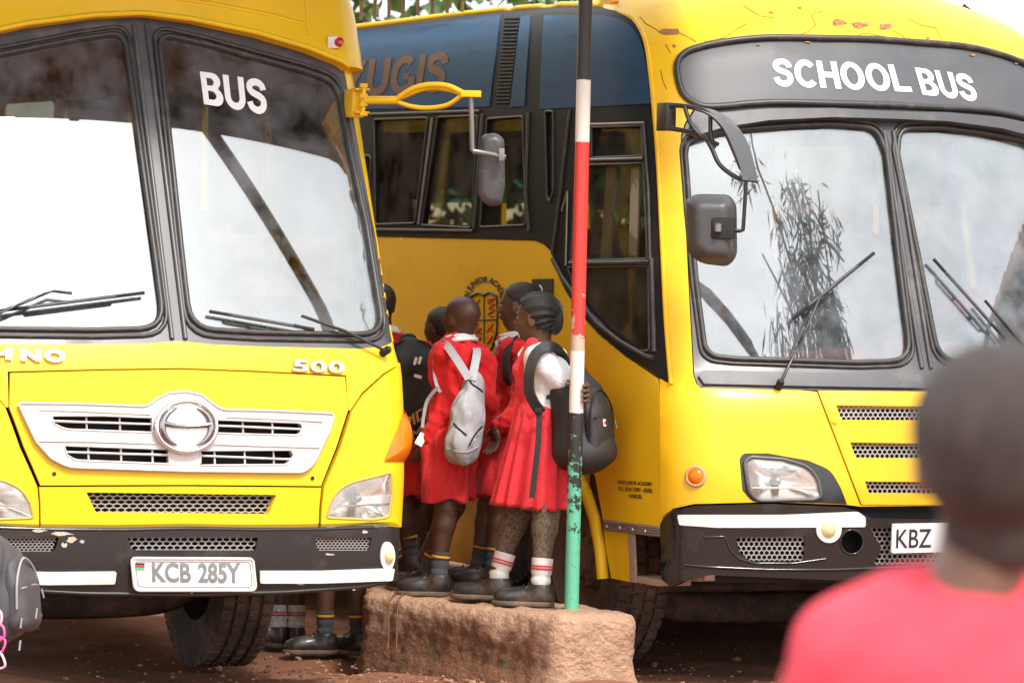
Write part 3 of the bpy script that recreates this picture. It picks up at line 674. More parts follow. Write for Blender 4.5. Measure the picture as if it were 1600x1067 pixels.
    for a in (0.2, 2.9, 4.7): tube('spoke', [loc(.52, -.62, 1.50), loc(.52, -.62, 1.50)+.22*(math.cos(a)*l3+math.sin(a)*np.array([-S.f[0]*.55, -S.f[1]*.55, .835]))], .012, BLKM, sw)
    # --- bumper
    Sb = B1; Cb = lambda px: Sb.ts(px, 9, 0, False); tb = Sb.tc+.10
    topb = Cb([(299, 826), (400, 828), (500, 827), (585, 824), (608, 823)]); botb = Cb([(606, 909), (560, 917), (450, 925), (304, 929)])
    bo = np.concatenate([topb, [[tb, topb[-1, 1]-.01], [tb, botb[0, 1]+.012]], botb]); bo[0, 0] = bo[-1, 0] = 0; bo = np.concatenate([bo, mirror(bo)[1:-1]])
    m_r = rpoly([(491, 838, 3), (581, 839, 3), (577, 860, 5), (496, 860, 5)]); m_c = rpoly([(199, 839, 3), (403, 839, 3), (400, 860, 5), (206, 859, 5)])
    bt = Sb.ts(m_r, 8)
    bp = panel('bumper', Sb, bo, [bt, mirror(bt), Sb.ts(m_c, 8)], BLK, T, 0, .10, .06)
    hexgrille('bumper_mesh', Sb, m_c, 11, 8.5, MESHM, bp, -.02, .0022); hexgrille('bumper_mesh', Sb, m_r, 6, 5.2, MESHM, bp, -.015, .0014); hexgrille('bumper_mesh', Sb, m_r, 6, 5.2, MESHM, bp, -.015, .0014, True)
    panel('bumper_backing', Sb, [[-Sb.tc, .50], [Sb.tc, .50], [Sb.tc, .65], [-Sb.tc, .65]], [], BLKM, bp, -.105, .01, .2)
    gasket('bumper_edge', Sb, np.concatenate([mirror(topb[:-3]), topb[1:-3]]), -.008, .010, BLKG, bp, False)
    gasket('bumper_lip', Sb, np.concatenate([mirror(botb[::-1]), botb[::-1][1:]]), -.004, .009, BLK, bp, False)
    top_shelf = np.concatenate([topb, [[tb, topb[-1, 1]]]]);
    st = Sb.ts(rpoly([(405, 891, 3), (500, 891), (613, 887, 3), (610, 906, 3), (500, 910), (405, 910, 3)]), 8)
    st[:, 0] = np.minimum(st[:, 0], Sb.tc+.03)
    for sg in (1, -1): panel('white_strip', Sb, st if sg > 0 else mirror(st), [], WHT, bp, .014, .012, .025)
    for sg in (1, -1):
        fp = Sb.ts(ellipse(604, 868, 10.5, 22), 5); o = panel('fog_lamp', Sb, fp if sg > 0 else mirror(fp), [], WHT, bp, .010, .014, .03)
        lamp(o, 'fog_lens', Sb, ellipse(608, 868, 7, 13), .012, CREAM, None, .02, sg < 0, 4)
    # glossy shelf on top of the bumper
    ta = np.linspace(-Sb.tc+.03, Sb.tc-.03, 80); z = np.interp(np.abs(ta), topb[:, 0], topb[:, 1])
    Pa = Sb.P(ta, z)+[0, 0, .001]; Pb = Pa-np.array([*S.f, 0])*.105+[0, 0, .02]
    V = list(Pa)+list(Pb)+list(Pa-[0, 0, .02])+list(Pb-[0, 0, .02]); n = 80
    obj('bumper_shelf', mkmesh('bumper_shelf', V, [(i, i+1, n+i+1, n+i) for i in range(n-1)]+[(2*n+i+1, 2*n+i, 3*n+i, 3*n+i+1) for i in range(n-1)]), BLKG, bp)
    rs = np.random.default_rng(8); SC = mat('bare_scuff', (.46, .38, .30), .8, var=.3, vscale=60)
    for cx_, cy_, rx_, ry_ in ((95, 833, 22, 4), (112, 842, 9, 7), (100, 852, 6, 5), (60, 829, 14, 3), (128, 846, 5, 4), (515, 866, 9, 2), (570, 831, 5, 3), (470, 912, 10, 2), (553, 920, 3, 2.5), (300, 926, 3, 2)):
        a_ = np.linspace(0, 6.283, 15)[:-1]; rr_ = rs.uniform(.45, 1.1, 14); ppanel('scuff', Sb, np.stack([cx_+rx_*rr_*np.cos(a_), cy_+ry_*rr_*np.sin(a_)], 1), SC, bp, (), .0025, .002, .05, 30)
    # number plate
    pf = Sb.ts(rpoly([(203, 871, 7), (392, 872, 7), (397, 920, 9), (208, 920, 9)]), 8)
    pl = panel('number_plate', Sb, pf, [], PLATE, T, .022, .012, .05)
    gasket('plate_frame', Sb, pf, .022, .006, WHT, pl)
    gasket('plate_line', Sb, Sb.ts(rpoly([(209, 876, 5), (388, 877, 5), (391, 915, 7), (213, 914, 7)]), 8), .0222, .0018, GREYT, pl)
    letters('plate_text', Sb, 'KCB', [(237, 878), (298, 879), (299, 910), (238, 909)], GREYT, pl, .024, .03); letters('plate_text', Sb, '285Y', [(309, 879), (376, 879), (376, 911), (310, 910)], GREYT, pl, .024, .03)
    for k, (mm) in enumerate((BLKT, REDT, mat('print_green', (.05, .45, .2), .5))):
        q = [(211, 879+k*4), (226, 879.3+k*4), (226, 882.6+k*4), (211, 882.3+k*4)]; ppanel('plate_flag', Sb, q, mm, pl, (), .0235, .001, .05, 20)
    # wipers
    wiper(T, S, (602, 549), (540, 519), (470, 494), (327, 487), (490, 515)); wiper(T, S, (-40, 506), (80, 455), (112, 459), (0, 486), (225, 458))
    # --- mirror on its yellow bracket
    D = 19.45; q = lambda x, y, d=0: at(x, y, D+d)
    mb = obj('mirror_bracket', box_me(q(553, 162, .08), (.05, .10, .115), R, .006, 'mirror_bracket'), YELW, T)
    tube('hinge', [q(569, 131), q(567, 182)], .009, YELW, mb)
    for y in (134, 150, 163, 178): obj('nut', lathe_me([(0, -.008), (.017, -.008), (.017, .008), (0, .008)], q(568, y), (0, 0, 1), 6, 'nut'), YELW, mb)
    for y in (140, 176): box('hinge_plate', q(563, y, .03), (.06, .06, .008), YELW, mb, R)
    arm = obj('mirror_arm', tube_me([q(571, 157), q(595, 157, -.02), q(622, 157, -.04)], .017, n=8, name='mirror_arm'), YELW, T)
    tube('arm_loop', smooth_path([q(618, 156, -.04), q(645, 139, -.07), q(672, 133, -.09), q(700, 135, -.11), q(722, 145, -.13)]), .0115, YELW, arm)
    tube('arm_loop', smooth_path([q(622, 160, -.04), q(645, 167, -.04), q(672, 169, -.06), q(700, 164, -.1), q(722, 149, -.13)]), .0095, YELW, arm)
    tube('arm_loop', smooth_path([q(626, 154, -.0), q(650, 144, -.01), q(672, 139, -.03), q(700, 141, -.08), q(722, 148, -.13)]), .008, YELW, arm)
    box('arm_end', q(736, 147, -.14), (.082, .05, .026), YELW, arm, None, .004)
    tube('mirror_rod', [q(736, 150, -.14), q(738, 234, -.14), q(740, 237, -.14), q(762, 240, -.15), q(790, 246, -.16)], .0105, STEEL, arm)
    hp = rpoly([(753, 210, 8), (776, 208, 10), (788, 218, 6), (789, 290), (784, 321, 7), (762, 323, 8), (747, 306, 6), (749, 240)])
    V2, tr = triangulate(dens(hp, 5), [], 6.0)
    cen = V2.mean(0)
    def mh(v, d):
        k = np.clip(mindist(v, hp)/8, 0, 1); return np.array([at(x, y, D-.10-.03*math.sin(kk*math.pi/2)+d) if d == 0 else at(x, y, D-.10+.03) for (x, y), kk in zip(v, k)])
    hd = obj('mirror_head', thick_me(V2, tr, mh, .03, 'mirror_head'), PLAST, T)
    me = hd.data; sharp(me, 70)
    box('mirror_clamp', q(784, 242, -.17), (.022, .03, .05), STEEL, hd, None, .004)
    V2, tr = triangulate(dens(cen+(hp-cen)*.92, 8), [], 12.0)
    obj('mirror_glass', thick_me(V2, tr, lambda v, d: np.array([at(x, y, D-.068+d) for x, y in v]), .004, 'mirror_glass'), CHR, hd)
    # --- underside
    box('chassis_rail', loc(-.42, -3.4, .62), (.09, 6.8, .22), DARKM, T, R); box('chassis_rail', loc(.42, -3.4, .62), (.09, 6.8, .22), DARKM, T, R)
    box('underfloor', loc(0, -3.6, .80), (1.84, 6.8, .05), DARKM, T, R)
    box('sump', loc(-.05, -.9, .60), (.5, .8, .35), DARKM, T, R, .08)
    tube('front_axle', smooth_path([loc(-.66, -1.55, .42), loc(-.52, -1.55, .30), loc(-.3, -1.55, .25), loc(.3, -1.55, .25), loc(.52, -1.55, .30), loc(.64, -1.55, .42)]), .065, DARKM, T)
    for u in (-.5, .5): box('leaf_spring', loc(u, -1.55, .45), (.07, 1.1, .05), DARKM, T, R)
    tube('cross_tube', [loc(-.9, -.45, .47), loc(.3, -.45, .47)], .03, DARKM, T)
    for u in (-.70, .68): wheel(T, loc(u, -1.58, .43), np.array([*S.l, 0])*(1 if u > 0 else -1))
    for u in (-.78, .78): wheel(T, loc(u, -5.6, .43), np.array([*S.l, 0])*(1 if u > 0 else -1))
    return T
BUS1 = bus_one()
# ================================================================== second bus (SCHOOL BUS sign)
A2 = math.radians(25)
c2 = at(1478, 840, 19.88)
PROF2 = [(.30, .30, .03, .02), (.40, .40, .0, .0), (.85, .85, .0, .0), (1.20, 1.20, .10, .0), (1.28, 1.28, .18, .01), (2.25, 2.25, .54, .06), (2.42, 2.42, .60, .065), (2.66, 2.66, .70, .075), (2.78, 2.77, .78, .083), (2.90, 2.88, .92, .11), (3.04, 2.97, 1.15, .25), (3.22, 3.03, 1.5, .55)]
S2 = Surf(A2, c2[:2], 1.16, .19, .14, 9.5, PROF2, .15, (2.0, 2.9))
def bus_two():
    S = S2; tc = S.tc; base = np.array([*(S.P0-S.f*3.5), 0])
    T = thing('school_bus', 'yellow bus with SCHOOL BUS on a grey panel and a crest on its side', 'bus', tuple(base), 'buses parked side by side')
    C = lambda px, off=0: S.ts(px, 9, off, False)
    def fullL(half, flat=False):
        h = np.array(half, float); h[0, 0] = 0; h[-1, 0] = 0; k_ = h[:, 0] < -.02; k_[0] = k_[-1] = True; h = h[k_]
        if flat: h[0, 1] = h[1, 1]; h[-1, 1] = h[-2, 1]
        return np.concatenate([h, mirror(h)[1:-1]])
    R = Matrix(((S.l[0], -S.f[0], 0), (S.l[1], -S.f[1], 0), (0, 0, 1)))
    loc = lambda u, w, z: np.array([*(S.P0+S.l*u+S.f*w), z])
    EB = -tc-7.6                                    # rear end of the side (t)
    # --- traced lines
    bandtop = C([(545, 47), (620, 38), (700, 28), (800, 17), (870, 11), (940, 12)]); arch = C(smooth_path([(965, 17), (990, 31), (1006, 58), (1014, 95), (1022, 170), (1029, 260), (1035, 380), (1041, 500), (1049, 601)], 3))
    trim = C([(1029, 588), (975, 553), (935, 520), (905, 487), (885, 455), (873, 430), (868, 410), (861, 393), (850, 381), (835, 376)])
    sill = C([(835, 376), (700, 372.5), (595, 370)])
    st = bandtop[0, 1]; ss = sill[-1, 1]
    gtop, = [C([(1460, 612), (1380, 612), (1278, 611)])]
    # --- main yellow shell with roof edges
    bl = C([(1455, 612), (1276, 610), (1180, 608), (1096, 606), (1088, 600), (1083, 585), (1076, 450), (1070, 330), (1063, 255), (1064, 212), (1078, 193), (1110, 177), (1200, 166), (1300, 163), (1410, 170)])
    sign_px = [(1310, 163), (1200, 161), (1112, 168), (1084, 161), (1066, 146), (1058, 118), (1058, 100), (1066, 87), (1085, 77), (1130, 67), (1200, 60), (1290, 61)]
    sg_ts = np.concatenate([[[0, S.cs(168.5)]], C(smooth_path(sign_px, 3)), [[0, S.cs(71.5)]]]); sg_full = fullL(sg_ts, True)
    # shell: outline left half from bottom centre round the left to the roof
    lowb = C([(1345, 791), (1320, 788), (1200, 784), (1085, 787), (1052, 794), (1036, 806), (1032, 820)])
    flapL = C([(1276, 612), (1344, 789)])
    left = np.concatenate([[[0, flapL[-1, 1]-.0]], lowb, C([(1030.5, 760), (1030.5, 680), (1031, 591)]), arch[::-1], bandtop[::-1], [[EB, st], [EB, 3.20], [0, 3.20]]])
    hole_front = fullL(np.concatenate([[[0, flapL[-1, 1]+.003]], flapL[::-1], C([(1250, 609.5), (1180, 608), (1096, 606), (1088, 600), (1083, 585), (1076, 450), (1070, 330), (1063, 255), (1064, 212), (1070, 193), (1084, 170), (1112, 170), (1200, 163), (1300, 165)]), [[0, S.solve([(1300, 165)])[0, 1]]]]))
    hb = rpoly([(1155, 716, 8), (1162, 708, 6), (1200, 708), (1262, 719), (1298, 734, 14), (1314, 762, 10), (1324, 788), (1250, 785), (1175, 784, 10), (1160, 766)])
    hbt = S.ts(hb, 6)
    shell = panel('body_shell', S, fullL(left), [hole_front, sg_full, hbt, mirror(hbt)], YELW, T, 0, .025, .07)
    roof_cap('roof_cap', S, YELW, T, 3.20, 7.6)
    gasket('rain_gutter', S, np.concatenate([bandtop[::-1]*[1, 1], [[EB, st]]])[::-1], .01, .014, YELW, shell, False)
    gasket('door_arch', S, arch, .004, .010, YELW, shell, False)
    # flap with three vents
    vents = [[(1306, 633), (1470, 636), (1475, 657), (1314, 656)], [(1328, 691), (1470, 693), (1475, 716), (1336, 715)], [(1351, 752), (1470, 753), (1475, 771), (1357, 770)]]
    vt = [fullL(np.concatenate([[[0, S.cs(v[1][1])]], C([v[0], v[3]]), [[0, S.cs(v[2][1])]]])) for v in vents]
    fl = fullL(np.concatenate([[[0, flapL[-1, 1]+.004]], flapL[::-1]+[.006, .003], [[0, S.cs(612)]]]))
    panel('vent_panel', S, fl, vt, YEL2, T, .004, .03, .06)
    for v in vents:
        w = v[1][0]+210; hexgrille('vent_mesh', S, [(v[0][0]-3, v[0][1]-2), (w, v[0][1]+6), (w, v[2][1]+5), (v[3][0]-3, v[3][1]+2)], 7.6, 8.6, MESHM, T, -.02, .0024)
    P = S.solve([(1303, 659)]); obj('panel_bolt', lathe_me([(0, .006), (.008, .006), (.014, .0), (.014, -.004)], S.Po(P, [.006])[0], S.N(*P.T)[0], 14, 'panel_bolt'), YEL2, T)
    panel('engine_bay_liner', S, [[-1.0, .5], [1.0, .5], [1.0, 1.16], [-1.0, 1.16]], [], BLKM, T, -.12, .02, .15)
    # sign
    sp = panel('sign_panel', S, sg_full, [], GREYP, T, -.004, .02, .03); gasket('sign_gasket', S, sg_full, .004, .015, RUB, sp)
    V = lambda u, v: None
    heavy('sign_lettering', S, 'SCHOOL', [(1205, 91), (1413, 101.5), (1426, 145), (1210, 135)], WHTT, sp, -.0015)
    heavy('sign_lettering', S, 'BUS', [(1429, 105), (1517, 117), (1530, 160), (1442, 149)], WHTT, sp, -.0015)
    # black windscreen surround
    gl_px = rpoly([(1071, 240), (1074, 224, 8), (1092, 212, 12), (1160, 202), (1240, 196), (1300, 194), (1370, 199, 26), (1386, 240), (1404, 400), (1424, 563, 34), (1340, 566), (1250, 563), (1150, 560), (1103, 555, 45), (1088, 440), (1078, 330)])
    gl = S.ts(gl_px, 8)
    s_top = S.cs(172); s_bot = S.cs(613)
    frm = fullL(np.concatenate([[[0, s_bot+.004]], C([(1276, 608), (1180, 606), (1098, 604), (1090, 599), (1085, 585), (1078, 450), (1072, 330), (1065, 255), (1066, 213), (1072, 194), (1086, 172), (1112, 172), (1200, 165), (1300, 167)]), [[0, S.solve([(1300, 167)])[0, 1]]]]))
    fr = panel('windscreen_frame', S, frm, [gl, mirror(gl)], GREYB, T, -.006, .03, .06)
    for sg in (1, -1):
        t_ = gl if sg > 0 else mirror(gl); w = panel('windscreen', S, t_, [], WIND2, T, -.016, .006, .12); cc = t_.mean(0)
        gasket('gasket', S, t_, -.003, .012, RUB, w); gasket('gasket_lip', S, cc+(t_-cc)*1.04, -.004, .009, RUB, w)
    pill = C([(1398, 205), (1410, 320), (1430, 460), (1447, 575)])
    for dx in (-.03, .03): gasket('pillar_moulding', S, pill*[0, 1]+[dx, 0], -.002, .010, GREYB, fr, False)
    vis = C([(1078, 196), (1110, 181), (1200, 172), (1300, 171), (1370, 175)], .03); visb = C([(1370, 187), (1300, 185), (1200, 190), (1130, 201), (1085, 214)], .03)
    v_ = np.concatenate([[[0, visb[0, 1]]], visb, vis, [[0, vis[-1, 1]]]]); v_ = np.concatenate([v_, mirror(v_)[1:-1]])
    panel('visor', S, v_, [], GREYB, T, .045, .05, .05)
    cow = fullL(np.concatenate([[[0, s_bot+.012]], C([(1276, 605), (1100, 601), (1091, 588), (1096, 579), (1280, 583)]), [[0, S.cs(586)]]]))
    panel('cowl_strip', S, cow, [], GREYB, T, .008, .012, .06)
    # head lamps and surrounds
    lp = rpoly([(1163, 722, 10), (1172, 714, 8), (1225, 718), (1262, 729, 14), (1278, 748, 10), (1283, 776, 6), (1270, 780), (1182, 782, 10), (1170, 768)])
    for sg in (1, -1):
        h = hbt if sg > 0 else mirror(hbt); lpt = S.ts(lp, 6); lpt = lpt if sg > 0 else mirror(lpt)
        sr = panel('headlamp_surround', S, h, [lpt], BLKG, T, -.004, .03, .04); gasket('surround_lip', S, lpt, .004, .008, GREYB, sr)
        o = lamp(T, 'headlight', S, lp, -.004, LENS, None, .02, sg < 0, 5, REFLECTOR, .07)
        ln = C([(1176, 762), (1281, 762)]); tube('lamp_divider', S.Po(ln if sg > 0 else ln*[-1, 1], -.012), .004, WHT, o)
        lamp(T, 'indicator', S, ellipse(1087, 744, 14, 14.5), .004, AMB, mat('tan_rim', (.45, .30, .15), .4), .016, sg < 0, 4)
    # --- bumper
    mpx = rpoly([(1150, 839), (1258, 838), (1256, 877), (1170, 876, 8), (1155, 862)]); mc1 = rpoly([(1361, 824), (1500, 822), (1500, 848), (1388, 848, 10), (1366, 838)]); mc2 = rpoly([(1362, 882), (1374, 860, 8), (1500, 860), (1500, 882)])
    hole_px = ellipse(1331, 846.5, 18, 19)
    topb = np.concatenate([[[0, S.cs(810)]], C([(1400, 810), (1362, 809), (1345, 800), (1318, 792), (1200, 787), (1085, 790), (1053, 797), (1037, 808)], .03)])
    TL = -tc-.16
    botb = C([(1034, 905), (1047, 917), (1072, 906), (1110, 898), (1180, 901), (1300, 906), (1400, 904), (1440, 902)], .03); botb = np.concatenate([botb, [[0, botb[-1, 1]]]])
    bo = np.concatenate([topb, [[topb[-1, 0]-.02, topb[-1, 1]-.03]], botb]); bo[0, 0] = bo[-1, 0] = 0; bo = np.concatenate([bo, mirror(bo)[1:-1]])
    hm, hh = S.ts(mpx, 7, .03), S.ts(hole_px, 6, .03)
    def cen_hole(pts):
        h = S.ts(pts, 7, .03); h = h[h[:, 0] < -.02]; lo, hi = h[:, 1].min(), h[:, 1].max()
        i = np.argsort(np.arctan2(h[:, 1]-h[:, 1].mean(), h[:, 0]-h[:, 0].mean())); return h
    # centre grille: one opening behind the plate
    cg = C([(1440, 824), (1361, 824), (1366, 840), (1376, 850), (1376, 862), (1364, 882), (1440, 882)], .03); cg = np.concatenate([[[0, cg[0, 1]]], cg, [[0, cg[-1, 1]]]]); cg = np.concatenate([cg, mirror(cg)[1:-1]])
    bp = panel('bumper', S, bo, [hm, mirror(hm), hh, mirror(hh), cg], BLKG, T, .03, .07, .05)
    hexgrille('bumper_mesh', S, mpx, 8.0, 9.2, MESHM, bp, .012, .0022); hexgrille('bumper_mesh', S, mpx, 8.0, 9.2, MESHM, bp, .012, .0022, True)
    hexgrille('bumper_mesh', S, [(1358, 820), (1600, 816), (1600, 886), (1358, 886)], 8.0, 9.2, MESHM, bp, -.01, .0022)
    panel('bumper_backing', S, [[-1.0, .42], [1.0, .42], [1.0, .72], [-1.0, .72]], [], BLKM, bp, -.09, .01, .2)
    gasket('hole_rim', S, hh, .03, .005, BLKG, bp); gasket('hole_rim', S, mirror(hh), .03, .005, BLKG, bp)
    gasket('bumper_ridge', S, C([(1070, 882), (1110, 886), (1200, 890), (1300, 890), (1380, 887), (1440, 884)], .03), .03, .007, BLKG, bp, False)
    gasket('bumper_ridge', S, C([(1100, 839), (1133, 838), (1140, 858), (1155, 873), (1180, 880), (1240, 880), (1290, 873)], .03), .03, .005, BLKG, bp, False)
    wsx = S.ts(rpoly([(1059, 804, 3), (1130, 804), (1220, 804), (1340, 799, 4), (1352, 808, 3), (1352, 823, 3), (1220, 824), (1120, 824), (1062, 820, 3)]), 8, .03)
    for sg in (1, -1):
        panel('white_strip', S, wsx if sg > 0 else mirror(wsx), [], WHT, bp, .035, .006, .05)
        fp = S.ts(ellipse(1294, 827, 19.5, 20.5), 5, .03); o = panel('fog_lamp', S, fp if sg > 0 else mirror(fp), [], WHT, bp, .042, .014, .03)
        lamp(o, 'fog_lens', S, ellipse(1295, 826, 12, 14), .044, CREAM, None, .018, sg < 0, 4)
    pl = ppanel('number_plate', S, rpoly([(1395, 818, 3), (1572, 815, 3), (1570, 860, 3), (1393, 864, 3)]), PLATE, T, (), .05, .012, .05)
    letters('plate_text', S, 'KBZ', [(1401, 827), (1456, 826), (1455, 855), (1400, 856)], BLKT, pl, .0525, .008)
    rs = np.random.default_rng(4); RU = mat('rust_patch', (.30, .13, .05), .85, var=.5, vscale=45, chips=(.06, .035, .025), chip_amt=1.0, chip_scale=70)
    for cx_, cy_, rx_, ry_ in ((1046, 50, 18, 6), (1310, 35, 14, 6), (1342, 39, 15, 7), (1383, 42, 13, 6), (1592, 95, 12, 6), (1185, 70, 4, 2), (1262, 66, 6, 2), (1053, 72, 3, 3), (1450, 60, 4, 3), (1520, 86, 4, 2), (1205, 20, 5, 2), (1250, 12, 4, 2)):
        a_ = np.linspace(0, 6.283, 17)[:-1]; rr_ = rs.uniform(.35, 1.15, 16); rr_ = (rr_+np.roll(rr_, 1))/2; ppanel('rust_patch', S, np.stack([cx_+rx_*rr_*np.cos(a_), cy_+ry_*rr_*np.sin(a_)], 1), RU, shell, (), .0012, .001, .05, 30)
    CK = mat('paint_crack', (.16, .07, .02), .9)
    for px in ([(1000, 27), (1010, 38), (1022, 44), (1032, 52)], [(1062, 52), (1078, 60), (1088, 66)], [(1100, 66), (1130, 60), (1148, 48), (1166, 38)], [(1240, 58), (1262, 50), (1275, 40), (1268, 24), (1284, 18)], [(1330, 60), (1350, 52), (1372, 56), (1398, 60)], [(1395, 48), (1412, 58), (1420, 66)], [(1420, 30), (1440, 40), (1462, 44), (1470, 60)], [(1040, 70), (1048, 84)], [(1160, 8), (1178, 20), (1190, 26), (1210, 28)], [(1032, 110), (1036, 128), (1042, 140)]): tube('paint_crack', S.Po(C(px), .0), .0016, CK, shell, n=5)
    # --- side: door and lower panels
    door = np.concatenate([C([(1028.5, 592), (975, 556), (935, 523), (905, 490), (885, 458), (874, 436)]), C([(877, 560), (888, 650), (912, 700), (930, 745), (942, 811), (1031, 822), (1028.5, 760), (1028.5, 680)])])
    dr = panel('door', S, door, [], YEL2, T, .0, .03, .06)
    tbl = [('SIKRI JUNIOR ACADEMY', [(965, 750), (1019, 753), (1019, 761), (965, 757.5)]), ('P.O. BOX 73997 - 00200,', [(966.5, 760), (1019, 763), (1019, 771), (966.5, 767.5)]), ('NAIROBI.', [(983, 771), (1003, 772.5), (1003, 779.5), (983, 777.5)])]
    for s_, q in tbl: letters('door_lettering', S, s_, q, BLKT, dr, .003, .02)
    # wheel arch panel & side
    archc = C([(874, 440), (876, 560), (886, 650), (910, 700)])
    t_arch = archc[-1, 0]; wa = np.array([[t_arch-.05, .80], [t_arch-.20, .92], [t_arch-.50, .99], [t_arch-.80, .94], [t_arch-1.0, .78], [t_arch-1.08, .36]])
    sideo = np.concatenate([archc, [[t_arch-.01, .74]], wa, [[EB, .36], [EB, ss]], sill[::-1], C([(850, 382.5), (861, 394.5), (867, 411)])])
    sd_ = panel('side_panel', S, sideo, [], YEL2, T, -.002, .03, .07)
    fend = smooth_path(C([(893, 715), (905, 738), (921, 770), (934, 810), (943, 860), (947, 903)]), 3)
    fw = np.array([S.Po([f], .015)[0] for f in fend]); fe = obj('wheel_arch_flare', tube_me(fw, .026, n=10, name='wheel_arch_flare'), YEL2, T)
    ppanel('step_skirt', S, [(943, 824), (981, 830), (986, 909), (955, 903), (947, 860)], YEL2, T, (), 0, .03)
    ms = ppanel('step_strip', S, [(942, 812), (1032, 823), (1032, 839), (944, 828)], CHECK, T, (), .012, .012)
    for k in range(4): tube('strip_rib', S.Po(C([(943, 815+k*4), (1032, 826+k*4)], .012), .013), .003, STEEL, ms, n=6)
    for k in range(4): Pq = S.solve([(950+k*20, 822+k*2.4)], .012); obj('rivet', lathe_me([(0, .004), (.005, .003), (.006, 0)], S.Po(Pq, [.016])[0], S.N(*Pq.T)[0], 10, 'rivet'), WHT, ms)
    ppanel('step_edge', S, [(981, 831), (989, 833), (992, 910), (984, 909)], CHECK, T, (), .010, .012)
    stp = S.solve([(1012, 870)])[0]; Ps = S.P(*[np.array([v]) for v in stp])[0]
    box('step_riser', Ps+np.array([*(S.l*.19-S.f*.05), .03]), (.03, .34, .25), CHECK, T, R); box('step_tread', Ps+np.array([*(S.l*.085-S.f*.02), -.10]), (.16, .20, .03), CHECK, T, R, .008)
    # --- side: black window band with panes
    out = np.concatenate([bandtop-[0, .004], arch-[.004, 0], C([(1047, 598)]), trim+[0, .002], sill+[0, .002], [[EB, ss+.002], [EB, st-.004]]])
    W = [rpoly([(586, 187, 4), (670, 184, 4), (650, 349, 4), (588, 351, 4)]), rpoly([(686, 183, 4), (748, 181, 4), (738, 356, 4), (660, 352, 4)]), rpoly([(762, 186, 4), (818, 182, 4), (823, 352, 4), (751, 355, 4)]),
         rpoly([(853, 174, 4), (866, 174, 4), (866, 300), (861, 317, 5), (856, 306)]), rpoly([(926, 199), (1004, 197), (1005, 244), (926, 247)]), rpoly([(902, 258), (1006, 256), (1013, 405, 4), (893, 408, 4)]), rpoly([(889, 418), (1014, 416), (1016, 548, 5), (996, 549, 8), (960, 525), (925, 490), (900, 455)])]
    wt = [S.ts(w, 7) for w in W]
    far = [rpoly([(EB+.3+k*1.05, 1.62, .04), (EB+1.22+k*1.05, 1.62, .04), (EB+1.22+k*1.05, 2.22, .04), (EB+.3+k*1.05, 2.22, .04)]) for k in range(4)]
    bd = panel('window_band', S, out, wt+far, BANDM, T, .003, .03, .06)
    for i, w in enumerate(wt+far): panel('side_window', S, w, [], SIDEG, T, -.012, .006, .3); gasket('window_seal', S, w, .004, .006, RUB, bd)
    for px, r in ((((678, 184), (656, 351)), .007), (((757, 178), (743, 357)), .010), (((828, 176), (824, 300), (829, 362)), .009), (((893, 172), (878, 300), (865, 398)), .008), (((580, 179), (752, 174)), .008), (((590, 359), (741, 361)), .008), (((925, 195), (1008, 193)), .007), (((925, 250), (1006, 248)), .007), (((1006, 195), (1014, 300), (1017, 408)), .008), (((893, 412), (1016, 410)), .012), (((1019, 405), (1024, 550)), .012), (((866, 405), (880, 432), (908, 472), (935, 505), (970, 533), (1010, 556), (1022, 560)), .012), (((880, 330), (889, 300), (886, 415)), .006)):
        gasket('glazing_bar', S, C(list(px)), .006, r, RUB if r > .0075 else STEEL, bd, False)
    for px in ([(540, 56), (783, 26), (767, 167), (540, 172)], [(815, 28), (830, 27), (822, 166), (799, 168)], rpoly([(851, 27), (950, 26, 20), (985, 38, 15), (1004, 70, 15), (1012, 112), (1018, 163), (845, 171)])):
        t_ = S.ts(px, 8)
        if px[0][0] == 540: t_[t_[:, 0] < C([(545, 100)])[0, 0], 0] -= 1.2
        panel('blue_panel', S, t_, [], BLUE, bd, .008, .005, .04)
    heavy('side_lettering', S, 'OYUGIS', [(497, 101), (703, 79), (693, 145), (489, 157)], mat('tan_print', (.14, .082, .055), .8, spec=.2), bd, .0105)
    for k in range(24):
        y = 30+k*5.7; x0 = 789-(y-30)*.105; tube('louvre_slat', S.Po(C([(x0, y), (x0+22, y-.6)], .006), .006), .0055, BLKM, bd, n=6)
    # door: sliding panes and handle inside the openings
    ppanel('pale_strip', S, [(948, 258), (962, 258), (952, 404), (938, 405)], mat('dusty_glass', (.28, .25, .19), .4), bd, (), -.02, .01); ppanel('pale_strip', S, [(986, 256), (999, 256), (994, 404), (982, 405)], mat('dusty_glass', (.28, .25, .19), .4), bd, (), -.02, .01)
    ppanel('beige_post', S, [(852, 172), (868, 172), (868, 318), (854, 318)], mat('beige_paint', (.42, .33, .22), .6), bd, (), -.05, .01)
    # crest
    sh = C([(737, 463), (748, 458), (757, 461), (766, 457), (777, 463), (778, 490), (777, 520), (770, 543), (757, 560), (744, 545), (738, 520), (736, 490), (737, 463)])
    cr = tube('crest', S.Po(sh, .002), .0055, BLKT, T, n=6)
    for px in ([(757, 461), (757, 558)], [(736, 500), (778, 499)]): tube('crest_line', S.Po(C(px), .002), .003, BLKT, cr, n=6)
    def scribble(pts): tube('crest_mark', S.Po(C(pts), .002), .0035, REDT, cr, n=5)
    for p in ([(741, 470), (748, 482), (744, 492)], [(750, 468), (742, 480), (751, 490)], [(762, 468), (774, 466), (763, 474), (774, 475), (764, 482), (774, 484), (763, 491), (772, 494)], [(741, 506), (752, 513), (742, 522), (752, 527), (746, 538)], [(748, 505), (742, 515), (753, 521)], [(762, 505), (767, 512), (761, 518)], [(770, 505), (768, 514), (773, 520)], [(761, 524), (767, 530), (762, 538)], [(770, 524), (767, 533), (771, 540)]): scribble(p)
